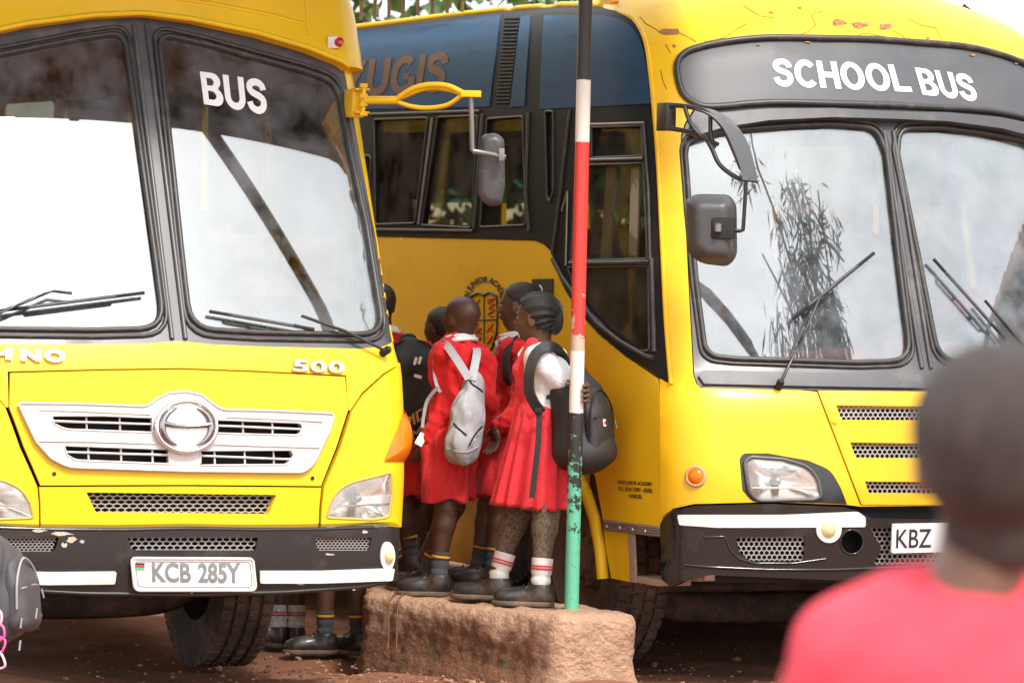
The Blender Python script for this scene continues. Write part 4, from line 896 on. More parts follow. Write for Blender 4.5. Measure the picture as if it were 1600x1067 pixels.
    for a, b in (((740, 548), (757, 562)), ((757, 562), (781, 548)), ((757, 562), (760, 578))): tube('crest_ribbon', S.Po(C([a, b]), .002), .0035, BLKT, cr, n=5)
    def arcmap(u, v):
        th = math.pi*(1.10-u*1.2)+.15*0; th = np.radians(206)-u*np.radians(232); rx = 21+v*11; ry = 22+v*12
        return np.stack([757+rx*np.cos(th), 466-ry*np.sin(th)*1.0], 1)
    letters('crest_lettering', S, 'SIKRI JUNIOR ACADEMY', None, BLKT, cr, .003, .045, fmap=arcmap)
    sq = ppanel('black_plaque', S, [(831, 436), (863, 435.5), (863, 478), (831, 478)], BLKT, T, (), .006, .006)
    tube('plaque_mark', S.Po(C([(846, 446), (850, 452), (846, 464)]), .008), .003, WHTT, sq, n=6)
    panel('roof_lining', S, dens([[EB+.05, 2.45], [-tc-.2, 2.45], [-tc-.2, 2.68], [tc+.2, 2.68], [tc+.2, 2.45], [-EB-.05, 2.45], [-EB-.05, 3.1], [EB+.05, 3.1]], .12), [], INTD, T, -.05, .01, .2)
    # far side wall and rear with window openings
    Eo = tc+.0
    side_r = mirror(np.array([[EB, .45], [EB, st], [-tc-.03, st], [-tc-.03, .38]]))
    fh = [rpoly([(-EB-.95-k*1.05, 1.60, .04), (-EB-.1-k*1.05, 1.60, .04), (-EB-.1-k*1.05, 2.35, .04), (-EB-.95-k*1.05, 2.35, .04)]) for k in range(7)]
    fw_ = panel('far_side_wall', S, side_r, fh, YEL2, T, -.002, .03, .2)
    panel('wall_lining', S, side_r*[1, 1]-[0, 0], fh, INTG, T, -.035, .01, .25)
    for h in fh:
        lo, hi = h.min(0), h.max(0); panel('side_window', S, h, [], SIDEG, T, -.012, .005, .5)
        panel('window_tint', S, [(lo[0], lo[1]+.42), (hi[0], lo[1]+.42), (hi[0], hi[1]), (lo[0], hi[1])], [], TEALG, T, -.022, .004, .5)
    P4 = S.P(np.array([EB, -EB]), np.array([1.5, 1.5])).mean(0)
    box('rear_wall', (P4[0], P4[1], 1.65), (2.26, .04, 2.35), INTD, T, R); box('floor_pan', loc(0, -4.6, .92), (2.1, 7.6, .06), INTD, T, R); box('ceiling_lining', loc(0, -4.7, 2.72), (1.7, 7.0, .03), INTD, T, R)
    box('dashboard', loc(0, -.62, 1.14), (1.9, .40, .24), INTG, T, R, .05)
    for k in range(6):
        for u in (-.78, -.32, .35, .80): seat(T, loc(u, -2.2-k*.85, 1.02), R, SEAT if (k+int(u > 0)) % 2 else SEATB)
    seat(T, loc(.55, -1.35, 1.02), R)
    sw = obj('steering_wheel', tube_me([loc(.5, -.85, 1.42)+.22*(math.cos(a)*np.array([*S.l, 0])+math.sin(a)*np.array([-S.f[0]*.6, -S.f[1]*.6, .8])) for a in np.linspace(0, 6.283, 33)[:-1]], .016, True, 8, 'steering_wheel'), BLKM, T)
    tube('column', [loc(.5, -.85, 1.42), loc(.5, -.62, 1.15)], .03, BLKM, sw)
    # cab bulkhead curve seen through the right screen
    # wipers
    wiper(T, S, (1218, 601), (1245, 545), (1282, 462), (1238, 498), (1365, 396)); wiper(T, S, (1640, 590), (1580, 520), (1538, 470), (1458, 405), (1570, 530))
    # mirror on its black swan-neck arm
    D = 19.60; q = lambda x, y, d=0: at(x, y, D+d)
    am = obj('mirror_arm', box_me(q(1041, 183, .03), (.045, .09, .115), R, .004, 'mirror_arm'), BLK, T)
    tube('arm_bar', smooth_path([q(1040, 164, 0), q(1075, 167, -.05), q(1105, 176, -.1), q(1128, 197, -.14), q(1145, 232, -.17), q(1158, 264, -.2)]), .010, BLK, am)
    tube('arm_bar', smooth_path([q(1042, 200, 0), q(1075, 206, -.05), q(1100, 215, -.09), q(1112, 232, -.12), q(1125, 258, -.16), q(1150, 277, -.2), q(1166, 281, -.22)]), .010, BLK, am)
    tube('arm_bar', smooth_path([q(1070, 168, -.05), q(1080, 195, -.07), q(1098, 215, -.09), q(1122, 226, -.13)]), .009, BLK, am); tube('arm_bar', [q(1110, 182, -.1), q(1110, 205, -.1), q(1116, 232, -.12)], .009, BLK, am)
    # wide outer blade of the arm
    top = smooth_path([q(1085, 168, -.02), q(1115, 172, -.07), q(1145, 190, -.11), q(1168, 222, -.15), q(1180, 262, -.18), q(1184, 284, -.2)], 5); bot = smooth_path([q(1085, 170, -.10), q(1108, 179, -.14), q(1130, 200, -.18), q(1146, 232, -.21), q(1158, 265, -.24), q(1160, 281, -.25)], 5)
    n = len(top); Vv = list(top)+list(bot)+list(top+[0, .012, -.006])+list(bot+[0, .012, -.006]); Ff = []
    for i in range(n-1): Ff += [(i, i+1, n+i+1, n+i), (2*n+i+1, 2*n+i, 3*n+i, 3*n+i+1), (i+1, i, 2*n+i, 2*n+i+1), (n+i, n+i+1, 3*n+i+1, 3*n+i)]
    obj('arm_blade', sharp(mkmesh('arm_blade', Vv, Ff)), GREYB, am)
    tube('mirror_rod', [q(1166, 280, -.22), q(1163, 330, -.22), q(1161, 360, -.22), q(1157, 361, -.22), q(1118, 358, -.2)], .008, BLK, am)
    hp = rpoly([(1071, 310, 16), (1090, 303, 8), (1140, 304, 14), (1151, 320, 8), (1152, 400, 16), (1138, 417, 14), (1095, 412, 18), (1074, 395, 12)])
    V2, tr = triangulate(dens(hp, 5), [], 6.0); cen = V2.mean(0)
    def mh(v, d):
        k = np.clip(mindist(v, hp)/22, 0, 1); return np.array([at(x, y, D-.16-.075*math.sin(kk*math.pi/2)) if d == 0 else at(x, y, D-.13) for (x, y), kk in zip(v, k)])
    hd = obj('mirror_head', sharp(thick_me(V2, tr, mh, .03, 'mirror_head'), 70), PLAST, T)
    box('mirror_socket', q(1130, 357, -.235), (.095, .02, .085), BLKM, hd, None, .015); obj('mirror_joint', lathe_me([(0, -.02), (.016, -.015), (.016, .015), (0, .02)], q(1122, 356, -.25), (0, 0, 1), 12, 'mirror_joint'), STEEL, hd)
    # roof rack
    rk = tube('roof_rack', [loc(-.92, -2.9, 2.98), loc(-.92, -6.2, 2.98)], .016, mat('rack_paint', (.16, .095, .03), .7, dirt=(.08, .05, .03), dirt_amt=.5), T)
    tube('rack_rail', [loc(-.92, -2.9, 3.22), loc(-.92, -6.2, 3.22)], .016, MATS['rack_paint'], rk)
    for k in range(20): tube('rack_post', [loc(-.92, -2.95-k*.17, 2.86), loc(-.92, -2.95-k*.17, 3.23)], .010, MATS['rack_paint'], rk, n=6)
    for k in range(2): tube('rack_bar', [loc(-.92, -3.0-k*.5, 2.99), loc(.92, -3.0-k*.5, 2.99)], .012, MATS['rack_paint'], rk, n=6)
    # aerial on the roof
    # underside
    for u in (-.45, .45): box('chassis_rail', loc(u, -4.2, .62), (.09, 8.0, .2), DARKM, T, R)
    box('underfloor', loc(0, -4.4, .80), (2.1, 8.0, .05), DARKM, T, R); box('sump', loc(0, -1.1, .58), (.5, .8, .3), DARKM, T, R, .08)
    tube('front_axle', smooth_path([loc(-.85, -1.35, .42), loc(-.70, -1.35, .30), loc(-.5, -1.35, .235), loc(.5, -1.35, .235), loc(.70, -1.35, .30), loc(.85, -1.35, .42)]), .072, DARKM, T); tube('tie_rod', [loc(-.8, -1.12, .34), loc(.8, -1.12, .34)], .024, DARKM, T)
    for u in (-.5, .5): box('leaf_spring', loc(u, -1.3, .45), (.07, 1.2, .05), DARKM, T, R)
    ax = np.array([*S.l, 0])
    for u in (-.93, .93): wheel(T, loc(u, -1.38, .45), ax*(1 if u > 0 else -1), .46, .26)
    for u in (-.88, .88): wheel(T, loc(u, -5.9, .45), ax*(1 if u > 0 else -1), .46, .30)
    return T
BUS2 = bus_two()

# ================================================================== kerb block, painted pole, shelter roof
def kerb():
    m = mat('earth_concrete', (.47, .285, .185), .93, var=.14, vscale=6, bump=1.0, bscale=42, bdetail=14, bdist=.03, dirt=(.30, .15, .085), dirt_amt=.4, dscale=3.2)
    N, L = m.node_tree.nodes, m.node_tree.links; b = N['Principled BSDF']; src = b.inputs['Base Color'].links[0].from_socket
    # long face: darker lower part with a ragged edge, olive patches near the ground
    g = N.new('ShaderNodeNewGeometry'); sp = N.new('ShaderNodeSeparateXYZ'); L.new(g.outputs['Position'], sp.inputs[0]); nz = N.new('ShaderNodeTexNoise'); nz.inputs['Scale'].default_value = 5; nz.inputs['Detail'].default_value = 8; L.new(g.outputs['Position'], nz.inputs['Vector'])
    a = N.new('ShaderNodeMath'); a.operation = 'MULTIPLY_ADD'; a.inputs[1].default_value = .5; L.new(nz.outputs['Fac'], a.inputs[0]); L.new(sp.outputs['Z'], a.inputs[2])
    mr = N.new('ShaderNodeMapRange'); mr.inputs['From Min'].default_value = .50; mr.inputs['From Max'].default_value = .44; L.new(a.outputs[0], mr.inputs[0])
    sx = N.new('ShaderNodeMapRange'); sx.inputs['From Min'].default_value = .26; sx.inputs['From Max'].default_value = .10; L.new(sp.outputs['X'], sx.inputs[0])
    mm = N.new('ShaderNodeMath'); mm.operation = 'MULTIPLY'; L.new(mr.outputs[0], mm.inputs[0]); L.new(sx.outputs[0], mm.inputs[1])
    x = N.new('ShaderNodeMix'); x.data_type = 'RGBA'; L.new(mm.outputs[0], x.inputs[0]); L.new(src, x.inputs[6]); x.inputs[7].default_value = (.20, .088, .045, 1)
    nz2 = N.new('ShaderNodeTexNoise'); nz2.inputs['Scale'].default_value = 7; nz2.inputs['Detail'].default_value = 6; L.new(g.outputs['Position'], nz2.inputs['Vector'])
    mg = N.new('ShaderNodeMapRange'); mg.inputs['From Min'].default_value = .56; mg.inputs['From Max'].default_value = .68; L.new(nz2.outputs['Fac'], mg.inputs[0])
    zr = N.new('ShaderNodeMapRange'); zr.inputs['From Min'].default_value = .17; zr.inputs['From Max'].default_value = .08; L.new(sp.outputs['Z'], zr.inputs[0])
    m3 = N.new('ShaderNodeMath'); m3.operation = 'MULTIPLY'; L.new(mg.outputs[0], m3.inputs[0]); L.new(zr.outputs[0], m3.inputs[1]); m4 = N.new('ShaderNodeMath'); m4.operation = 'MULTIPLY'; L.new(m3.outputs[0], m4.inputs[0]); L.new(sx.outputs[0], m4.inputs[1])
    x2 = N.new('ShaderNodeMix'); x2.data_type = 'RGBA'; L.new(m4.outputs[0], x2.inputs[0]); L.new(x.outputs[2], x2.inputs[6]); x2.inputs[7].default_value = (.10, .085, .03, 1); L.new(x2.outputs[2], b.inputs['Base Color'])
    poly = rpoly([(.205, 19.50, .05), (.55, 19.64, .06), (.36, 20.0), (.12, 20.2), (-.03, 20.75), (-.25, 21.7), (-.60, 21.7), (-.605, 20.26, .04), (-.24, 19.91)])
    po = dens(poly, .018); rngk = np.random.default_rng(11); nz_ = lambda p, f: np.sin(p[:, 0]*f+p[:, 1]*f*.7+p[:, 2]*f*1.3)+np.sin(p[:, 0]*f*1.7-p[:, 1]*f*1.1+1.3+p[:, 2]*f*.6)
    c = po.mean(0); rows = []
    nrm = np.roll(po, -1, 0)-np.roll(po, 1, 0); nrm = np.stack([nrm[:, 1], -nrm[:, 0]], 1); nrm /= np.linalg.norm(nrm, axis=1)[:, None]
    if (nrm*(po-c)).sum(1).mean() < 0: nrm = -nrm
    ztop = lambda p: .295+np.clip((p[:, 1]-19.9), 0, 1.2)*.045
    for z, ins in [(-.08, -.03), (.0, -.02), (.02, -.012), (.04, -.008), (.06, -.003), (.08, 0), (.10, 0), (.12, .001), (.14, 0), (.16, 0), (.18, .001), (.20, 0), (.22, .001), (.24, .002), (.258, .005), (.274, .011), (.286, .022), (.293, .038), (.297, .06)]:
        p = po-nrm*ins; zz = ztop(po)*(z/.297) if z > 0 else np.full(len(po), z); q = np.column_stack([p, zz])
        d = .003*nz_(q, 13)+.0035*nz_(q, 43)*np.sign(np.sin(q[:, 0]*9+q[:, 2]*31))+.0025*nz_(q, 90)+rngk.normal(0, .0012, len(q)); q[:, :2] += nrm*d[:, None]*(1 if z < .29 else .3); q[:, 2] += .5*d*(z > .2); rows.append(q)
    n = len(po); V = np.concatenate(rows); Fs = []
    for k in range(len(rows)-1): Fs += [(k*n+i, k*n+(i+1) % n, (k+1)*n+(i+1) % n, (k+1)*n+i) for i in range(n)]
    top2 = rows[-1][:, :2]; v2, tr = triangulate(top2, [], .05); vt = np.column_stack([v2, ztop(v2)]); vt[:, 2] += .006*nz_(vt, 14)+.003*nz_(vt, 40)
    o = len(V); d2 = ((v2[:, None]-top2[None])**2).sum(2); on = d2.min(1) < 1e-8; vt[on] = rows[-1][d2.argmin(1)[on]]
    V = list(V)+list(vt); Fs += [tuple(int(i)+o for i in t) for t in tr]
    me = mkmesh('kerb_block', V, Fs); bm = bmesh.new(); bm.from_mesh(me); bmesh.ops.remove_doubles(bm, verts=bm.verts, dist=1e-5); bmesh.ops.recalc_face_normals(bm, faces=bm.faces); bm.to_mesh(me); bm.free()
    tag(obj('kerb_block', me, m), 'rough earth-stained concrete kerb block with the painted pole standing on it', 'kerb')
    # two thin roots or wires hanging over the block
    wm = mat('root', (.16, .07, .04), .8)
    r = thing('hanging_wire', 'thin brown double wire looped over the concrete kerb block', 'wire', (-.47, 20.1, 0))
    for x in (608, 621): tube('strand', smooth_path([at(x+14, 924, 20.25), at(x+3, 934, 20.13), at(x, 950, 20.09), at(x-1, 985, 20.06), at(x-2, 1014, 20.04)]), .0035, wm, r, n=6)
kerb()
def pole():
    m = bpy.data.materials.new('painted_pole'); m.use_nodes = True; N, L = m.node_tree.nodes, m.node_tree.links; b = N['Principled BSDF']; b.inputs['Roughness'].default_value = .42
    g = N.new('ShaderNodeNewGeometry'); sp = N.new('ShaderNodeSeparateXYZ'); L.new(g.outputs['Position'], sp.inputs[0])
    def nz(s, d=6, r=.65):
        n = N.new('ShaderNodeTexNoise'); n.inputs['Scale'].default_value = s; n.inputs['Detail'].default_value = d; n.inputs['Roughness'].default_value = r; L.new(g.outputs['Position'], n.inputs['Vector']); return n.outputs['Fac']
    def math_(op, a, bb):
        n = N.new('ShaderNodeMath'); n.operation = op
        for i, v in enumerate((a, bb)):
            if hasattr(v, 'links'): L.new(v, n.inputs[i])
            else: n.inputs[i].default_value = v
        return n.outputs[0]
    D = 19.72; zz = lambda y: float(at(905, y, D)[2])
    z = math_('ADD', sp.outputs['Z'], math_('MULTIPLY', math_('SUBTRACT', nz(40), .5), .012))
    def above(zv, soft=.002):
        r = N.new('ShaderNodeMapRange'); r.inputs['From Min'].default_value = zv-soft; r.inputs['From Max'].default_value = zv+soft; L.new(z, r.inputs[0]); return r.outputs[0]
    def mix(f, c1, c2):
        x = N.new('ShaderNodeMix'); x.data_type = 'RGBA'; L.new(f, x.inputs[0])
        for c, i in ((c1, 6), (c2, 7)):
            if hasattr(c, 'links'): L.new(c, x.inputs[i])
            else: x.inputs[i].default_value = (*c, 1)
        return x.outputs[2]
    GRN, BK, WH, RD, BG = (.11, .42, .27), (.022, .020, .018), (.74, .68, .60), (.62, .045, .035), (.52, .36, .26)
    c = mix(above(zz(645)), GRN, WH)
    c = mix(above(zz(545)), c, RD); c = mix(above(zz(222)), c, WH); c = mix(above(zz(125)), c, BK)
    # black under the flaking green: more of it higher up
    thr = N.new('ShaderNodeMapRange'); thr.inputs['From Min'].default_value = zz(900); thr.inputs['From Max'].default_value = zz(660); thr.inputs['To Min'].default_value = .66; thr.inputs['To Max'].default_value = .36; L.new(sp.outputs['Z'], thr.inputs[0])
    fl = math_('GREATER_THAN', nz(26, 8, .72), thr.outputs[0]); inv = math_('SUBTRACT', 1.0, above(zz(645))); c = mix(math_('MULTIPLY', fl, inv), c, BK)
    # beige primer showing through the lower red
    t2 = N.new('ShaderNodeMapRange'); t2.inputs['From Min'].default_value = zz(560); t2.inputs['From Max'].default_value = zz(415); t2.inputs['To Min'].default_value = .33; t2.inputs['To Max'].default_value = .74; L.new(sp.outputs['Z'], t2.inputs[0])
    inr = math_('MULTIPLY', above(zz(548)), math_('SUBTRACT', 1.0, above(zz(222)))); c = mix(math_('MULTIPLY', math_('GREATER_THAN', nz(11, 5, .6), t2.outputs[0]), inr), c, BG)
    chip = math_('GREATER_THAN', nz(48, 6, .65), .66); low = math_('SUBTRACT', 1.0, above(zz(400))); c = mix(math_('MULTIPLY', chip, low), c, (.10, .07, .05))
    L.new(c, b.inputs['Base Color'])
    bn = N.new('ShaderNodeBump'); bn.inputs['Strength'].default_value = .25; bn.inputs['Distance'].default_value = .004; L.new(nz(50), bn.inputs['Height']); L.new(bn.outputs[0], b.inputs['Normal'])
    a = at(893, 953, D); top = at(893, 953, D); top[2] = 3.62
    k = 40; pts = [a+(top-a)*i/k for i in range(k+1)]; pts[0][2] -= .03
    tag(tube('striped_pole', pts, .0295, m, None, n=24), 'round metal pole painted black, white, red and flaking green on the kerb block', 'pole')
pole()
def shelter():
    m = mat('rusty_sheet', (.075, .060, .050), .8, var=.3, vscale=3, dirt=(.10, .06, .04), dirt_amt=.4); wd = mat('shelter_timber', (.10, .075, .055), .85, var=.2)
    T = thing('shelter_roof', 'dark corrugated iron shelter roof carried by the striped pole, over the bus gap', 'roof', (-1.5, 19.5, 3.7))
    O = np.array([0, 18.60]); e1 = np.array([math.cos(.37), math.sin(.37)]); e2 = np.array([-e1[1], e1[0]])
    q = lambda a, b, z: (*(O+e1*a+e2*b), z)
    aa = np.arange(-6.5, 1.46, .038); bb = [0, .6, 1.2, 1.7]; nx = len(aa)
    V = [q(a, b, 3.66+.03*b/2.5+.012*math.sin(a*2*math.pi/.152)) for b in bb for a in aa]
    Fs = [(j*nx+i, j*nx+i+1, (j+1)*nx+i+1, (j+1)*nx+i) for j in range(len(bb)-1) for i in range(nx-1)]
    so = obj('sheet', mkmesh('sheet', V, Fs), m, T); md = so.modifiers.new('s', 'SOLIDIFY'); md.thickness = .004
    Rr = Matrix(((e1[0], e2[0], 0), (e1[1], e2[1], 0), (0, 0, 1)))
    for b in (.05, 1.0, 1.6): box('beam', q(-2.5, b, 3.60), (7.9, .06, .08), wd, T, Rr)
    for a in (-6.2, -3.6, -1.1, .85): box('rafter', q(a, .85, 3.535), (.06, 1.6, .05), wd, T, Rr)
    # timber stay from the roof's front edge down to the ground beside the yard
    tube('stay', [(-.20, 18.53, 3.62), (1.05, 18.2, 3.385), (5.5, 17.03, 2.55)], .040, wd, T)
    tube('stay_post', [(5.5, 17.03, 0), (5.5, 17.03, 2.62)], .05, wd, T)
shelter()
# ================================================================== soft shapes: signed distances -> one smooth mesh
def smin(a, b, k): h = np.clip(.5+.5*(b-a)/k, 0, 1); return b+(a-b)*h-k*h*(1-h)
def sd_mesh(prims, res, k=.02, disp=None, clip=None, name='soft'):
    """prims: ('c', a, b, ra, rb) round cone | ('e', c, axes, radii) ellipsoid | ('r', c, axes, half, round) rounded box; optional last item = own blend"""
    lo = np.full(3, 1e9); hi = -lo
    bbs = []
    for p in prims:
        if p[0] == 'c': a, b = np.array(p[1], float), np.array(p[2], float); r = max(p[3], p[4]); l, h = np.minimum(a, b)-r, np.maximum(a, b)+r
        else: c = np.array(p[1], float); r = float(np.linalg.norm(p[3])) if p[0] == 'r' else float(max(p[3])); l, h = c-r, c+r
        bbs.append((l, h)); lo = np.minimum(lo, l); hi = np.maximum(hi, h)
    m = .02+k; lo -= m; hi += m; n = np.ceil((hi-lo)/res).astype(int)+2
    D = np.full(n, .5, np.float32); ax = [lo[i]+res*np.arange(n[i]) for i in range(3)]
    for p, (l, h) in zip(prims, bbs):
        kk = p[-1] if (p[0] in 'er' and len(p) > (4 if p[0] == 'e' else 5)) or (p[0] == 'c' and len(p) > 5) else k
        i0 = np.maximum(((l-lo-m-kk)/res).astype(int), 0); i1 = np.minimum(((h-lo+m+kk)/res).astype(int)+2, n)
        sl = tuple(slice(a, b) for a, b in zip(i0, i1))
        X = np.stack(np.meshgrid(*[ax[i][i0[i]:i1[i]] for i in range(3)], indexing='ij'), -1)
        if p[0] == 'c':
            a, b = np.array(p[1], float), np.array(p[2], float); ab = b-a; t = np.clip(((X-a)@ab)/(ab@ab+1e-12), 0, 1)
            d = np.linalg.norm(X-a-t[..., None]*ab, axis=-1)-(p[3]+(p[4]-p[3])*t)
        elif p[0] == 'e':
            A = np.array(p[2], float); q = (X-np.array(p[1]))@A.T; r = np.array(p[3], float); k0 = np.linalg.norm(q/r, axis=-1); k1 = np.linalg.norm(q/(r*r), axis=-1); d = k0*(k0-1)/(k1+1e-9)
        else:
            A = np.array(p[2], float); q = np.abs((X-np.array(p[1]))@A.T)-(np.array(p[3])-p[4]); d = np.linalg.norm(np.maximum(q, 0), axis=-1)+np.minimum(q.max(-1), 0)-p[4]
        D[sl] = smin(D[sl], d.astype(np.float32), max(kk, 1e-4))
    if disp is not None or clip is not None:
        X = np.stack(np.meshgrid(*ax, indexing='ij'), -1)
        if disp is not None: D = D+disp(X).astype(np.float32)
        if clip is not None: D = np.maximum(D, clip(X).astype(np.float32))
    ins = D < 0
    cnt = sum(ins[i:n[0]-1+i, j:n[1]-1+j, l:n[2]-1+l].astype(np.int8) for i in (0, 1) for j in (0, 1) for l in (0, 1))
    cells = np.argwhere((cnt > 0) & (cnt < 8)); idx = -np.ones(n-1, np.int64); idx[tuple(cells.T)] = np.arange(len(cells))
    acc = np.zeros((len(cells), 3)); w = np.zeros(len(cells))
    cor = [(i, j, l) for i in (0, 1) for j in (0, 1) for l in (0, 1)]
    for a in cor:
        for axx in range(3):
            if a[axx]: continue
            b = list(a); b[axx] = 1
            va = D[cells[:, 0]+a[0], cells[:, 1]+a[1], cells[:, 2]+a[2]]; vb = D[cells[:, 0]+b[0], cells[:, 1]+b[1], cells[:, 2]+b[2]]
            c = (va < 0) != (vb < 0); t = np.where(c, va/(va-vb+1e-12), 0); pt = np.array(a, float)[None].repeat(len(cells), 0); pt[:, axx] += t; acc[c] += pt[c]; w[c] += 1
    V = lo+res*(cells+acc/np.maximum(w, 1)[:, None]); Q = []
    for axx in range(3):
        o1, o2 = (axx+1) % 3, (axx+2) % 3; s0 = [slice(None)]*3; s1 = [slice(None)]*3; s0[axx] = slice(0, -1); s1[axx] = slice(1, None)
        a, b = ins[tuple(s0)], ins[tuple(s1)]; e = np.argwhere(a != b); e = e[(e[:, o1] > 0) & (e[:, o2] > 0) & (e[:, o1] < n[o1]-1) & (e[:, o2] < n[o2]-1)]
        if not len(e): continue
        c = []
        for d1, d2 in ((1, 1), (0, 1), (0, 0), (1, 0)):
            f = e.copy(); f[:, o1] -= d1; f[:, o2] -= d2; c.append(idx[tuple(f.T)])
        q = np.stack(c, 1); fl = ~a[tuple(e.T)]; q[fl] = q[fl][:, ::-1]; Q.append(q)
    Q = np.concatenate(Q); Q = Q[(Q >= 0).all(1)]
    me = bpy.data.meshes.new(name); me.vertices.add(len(V)); me.vertices.foreach_set('co', V.astype(np.float32).ravel()); me.loops.add(Q.size); me.loops.foreach_set('vertex_index', Q.ravel().astype(np.int32))
    me.polygons.add(len(Q)); me.polygons.foreach_set('loop_start', np.arange(0, Q.size, 4, dtype=np.int32)); me.polygons.foreach_set('use_smooth', np.ones(len(Q), bool)); me.update(calc_edges=True); me.validate()
    return me
def merge(mes, name):
    bm = bmesh.new()
    for me in mes: bm.from_mesh(me); bpy.data.meshes.remove(me)
    out = bpy.data.meshes.new(name); bm.to_mesh(out); bm.free(); out.polygons.foreach_set('use_smooth', [True]*len(out.polygons)); return out
def folds(seed, amp, freq, up=.35):
    r = np.random.default_rng(seed); K = r.normal(0, 1, (7, 3))*[1, 1, up]*freq; ph = r.uniform(0, 6.3, 7)
    def f(X):
        s = 0
        for k, p in zip(K, ph): s = s+np.sin(X@k+p)
        return amp*np.tanh(s/2.2)
    return f
def folds2(seed, a1, f1, a2, f2, up=.5):
    p, q = folds(seed, a1, f1, up), folds(seed+9, a2, f2, up); return lambda X: p(X)+q(X)
UP = np.array([0, 0, 1.]); I3 = np.eye(3)
def nrm(v): v = np.array(v, float); return v/np.linalg.norm(v)
def ribbon(name, pts, nor, w, th, m, parent):
    P = np.array(pts, float); T = np.gradient(P, axis=0); T /= np.linalg.norm(T, axis=1)[:, None]; Nn = np.array(nor, float); Nn = np.broadcast_to(Nn, P.shape); S_ = np.cross(T, Nn); S_ /= np.linalg.norm(S_, axis=1)[:, None]; N2 = np.cross(S_, T)
    V = np.concatenate([P+S_*w/2+N2*th/2, P-S_*w/2+N2*th/2, P-S_*w/2-N2*th/2, P+S_*w/2-N2*th/2]); n = len(P); Fs = []
    for k in range(4):
        k2 = (k+1) % 4; Fs += [(k*n+i, k2*n+i, k2*n+i+1, k*n+i+1) for i in range(n-1)]
    Fs += [(0, n, 2*n, 3*n)[::-1], (n-1, 2*n-1, 3*n-1, 4*n-1)]
    return obj(name, sharp(mkmesh(name, V, Fs), 50), m, parent)
def head_prims(c, f, H, pitch=0):
    """c centre of the head, f unit facing (horizontal), H head height"""
    f = nrm([f[0], f[1], 0]); s = np.cross(f, UP); ff = f*math.cos(pitch)+UP*math.sin(pitch); u = np.cross(s, ff); c = np.array(c)
    W = lambda x, y, z: c+H*(x*s+y*ff+z*u)
    A = np.array([s, ff, u]); P = [('e', W(0, -.06, .12), A, (H*.36, H*.45, H*.38)), ('e', W(0, .13, -.13), A, (H*.28, H*.28, H*.34), H*.12), ('c', W(0, .18, -.36), W(0, .24, -.37), H*.11, H*.095, H*.12),
         ('c', W(0, .39, .02), W(0, .455, -.11), H*.035, H*.055, H*.05), ('e', W(.055, .42, -.135), A, (H*.04, H*.05, H*.035), H*.03), ('e', W(-.055, .42, -.135), A, (H*.04, H*.05, H*.035), H*.03), ('e', W(0, .385, -.225), A, (H*.115, H*.07, H*.035), H*.02), ('e', W(0, .375, -.275), A, (H*.10, H*.065, H*.035), H*.02),
         ('e', W(0, .31, .08), A, (H*.22, H*.09, H*.05), H*.06), ('e', W(.17, .26, -.10), A, (H*.09,)*3, H*.08), ('e', W(-.17, .26, -.10), A, (H*.09,)*3, H*.08)]
    for sg in (1, -1):
        Ae = np.array([nrm(s*sg*.9-ff*.35), nrm(ff*.9+s*sg*.35), u]); P.append(('e', W(sg*.355, -.03, -.04), Ae, (H*.035, H*.095, H*.145), H*.03)); P.append(('c', W(sg*.345, -.0, -.05), W(sg*.33, .03, -.10), H*.03, H*.02, H*.03))
    return P, W, A
def hand_prims(w, e, curl_dir, side, L=.125, curl=.5):
    """w wrist, e unit direction along the hand, curl_dir palm normal the fingers curl to, side: unit thumb side"""
    e, cd, sd_ = nrm(e), nrm(curl_dir), nrm(side); A = np.array([sd_, e, cd]); P = [('c', w-e*.03, w+e*.02, .019, .018), ('e', w+e*L*.30, A, (L*.26, L*.34, L*.11))]
    for i, (o, ln) in enumerate(((.19, .40), (.065, .45), (-.06, .42), (-.18, .33))):
        b = w+e*L*.52+sd_*o*L; q1 = b+nrm(e*math.cos(curl*.5)+cd*math.sin(curl*.5)+sd_*o*.3)*ln*L*.5; q2 = q1+nrm(e*math.cos(curl*1.3)+cd*math.sin(curl*1.3))*ln*L*.32; q3 = q2+nrm(e*math.cos(curl*2.1)+cd*math.sin(curl*2.1))*ln*L*.26
        P += [('c', b, q1, L*.070, L*.062, .004), ('c', q1, q2, L*.062, L*.055, .004), ('c', q2, q3, L*.055, L*.042, .004)]
    t0 = w+e*L*.12+sd_*L*.2; t1 = t0+nrm(e*.7+sd_*.6+cd*.3)*L*.3; t2 = t1+nrm(e*.95+cd*.35)*L*.25
    return P+[('c', t0, t1, L*.085, L*.07, .008), ('c', t1, t2, L*.07, L*.05, .005)]
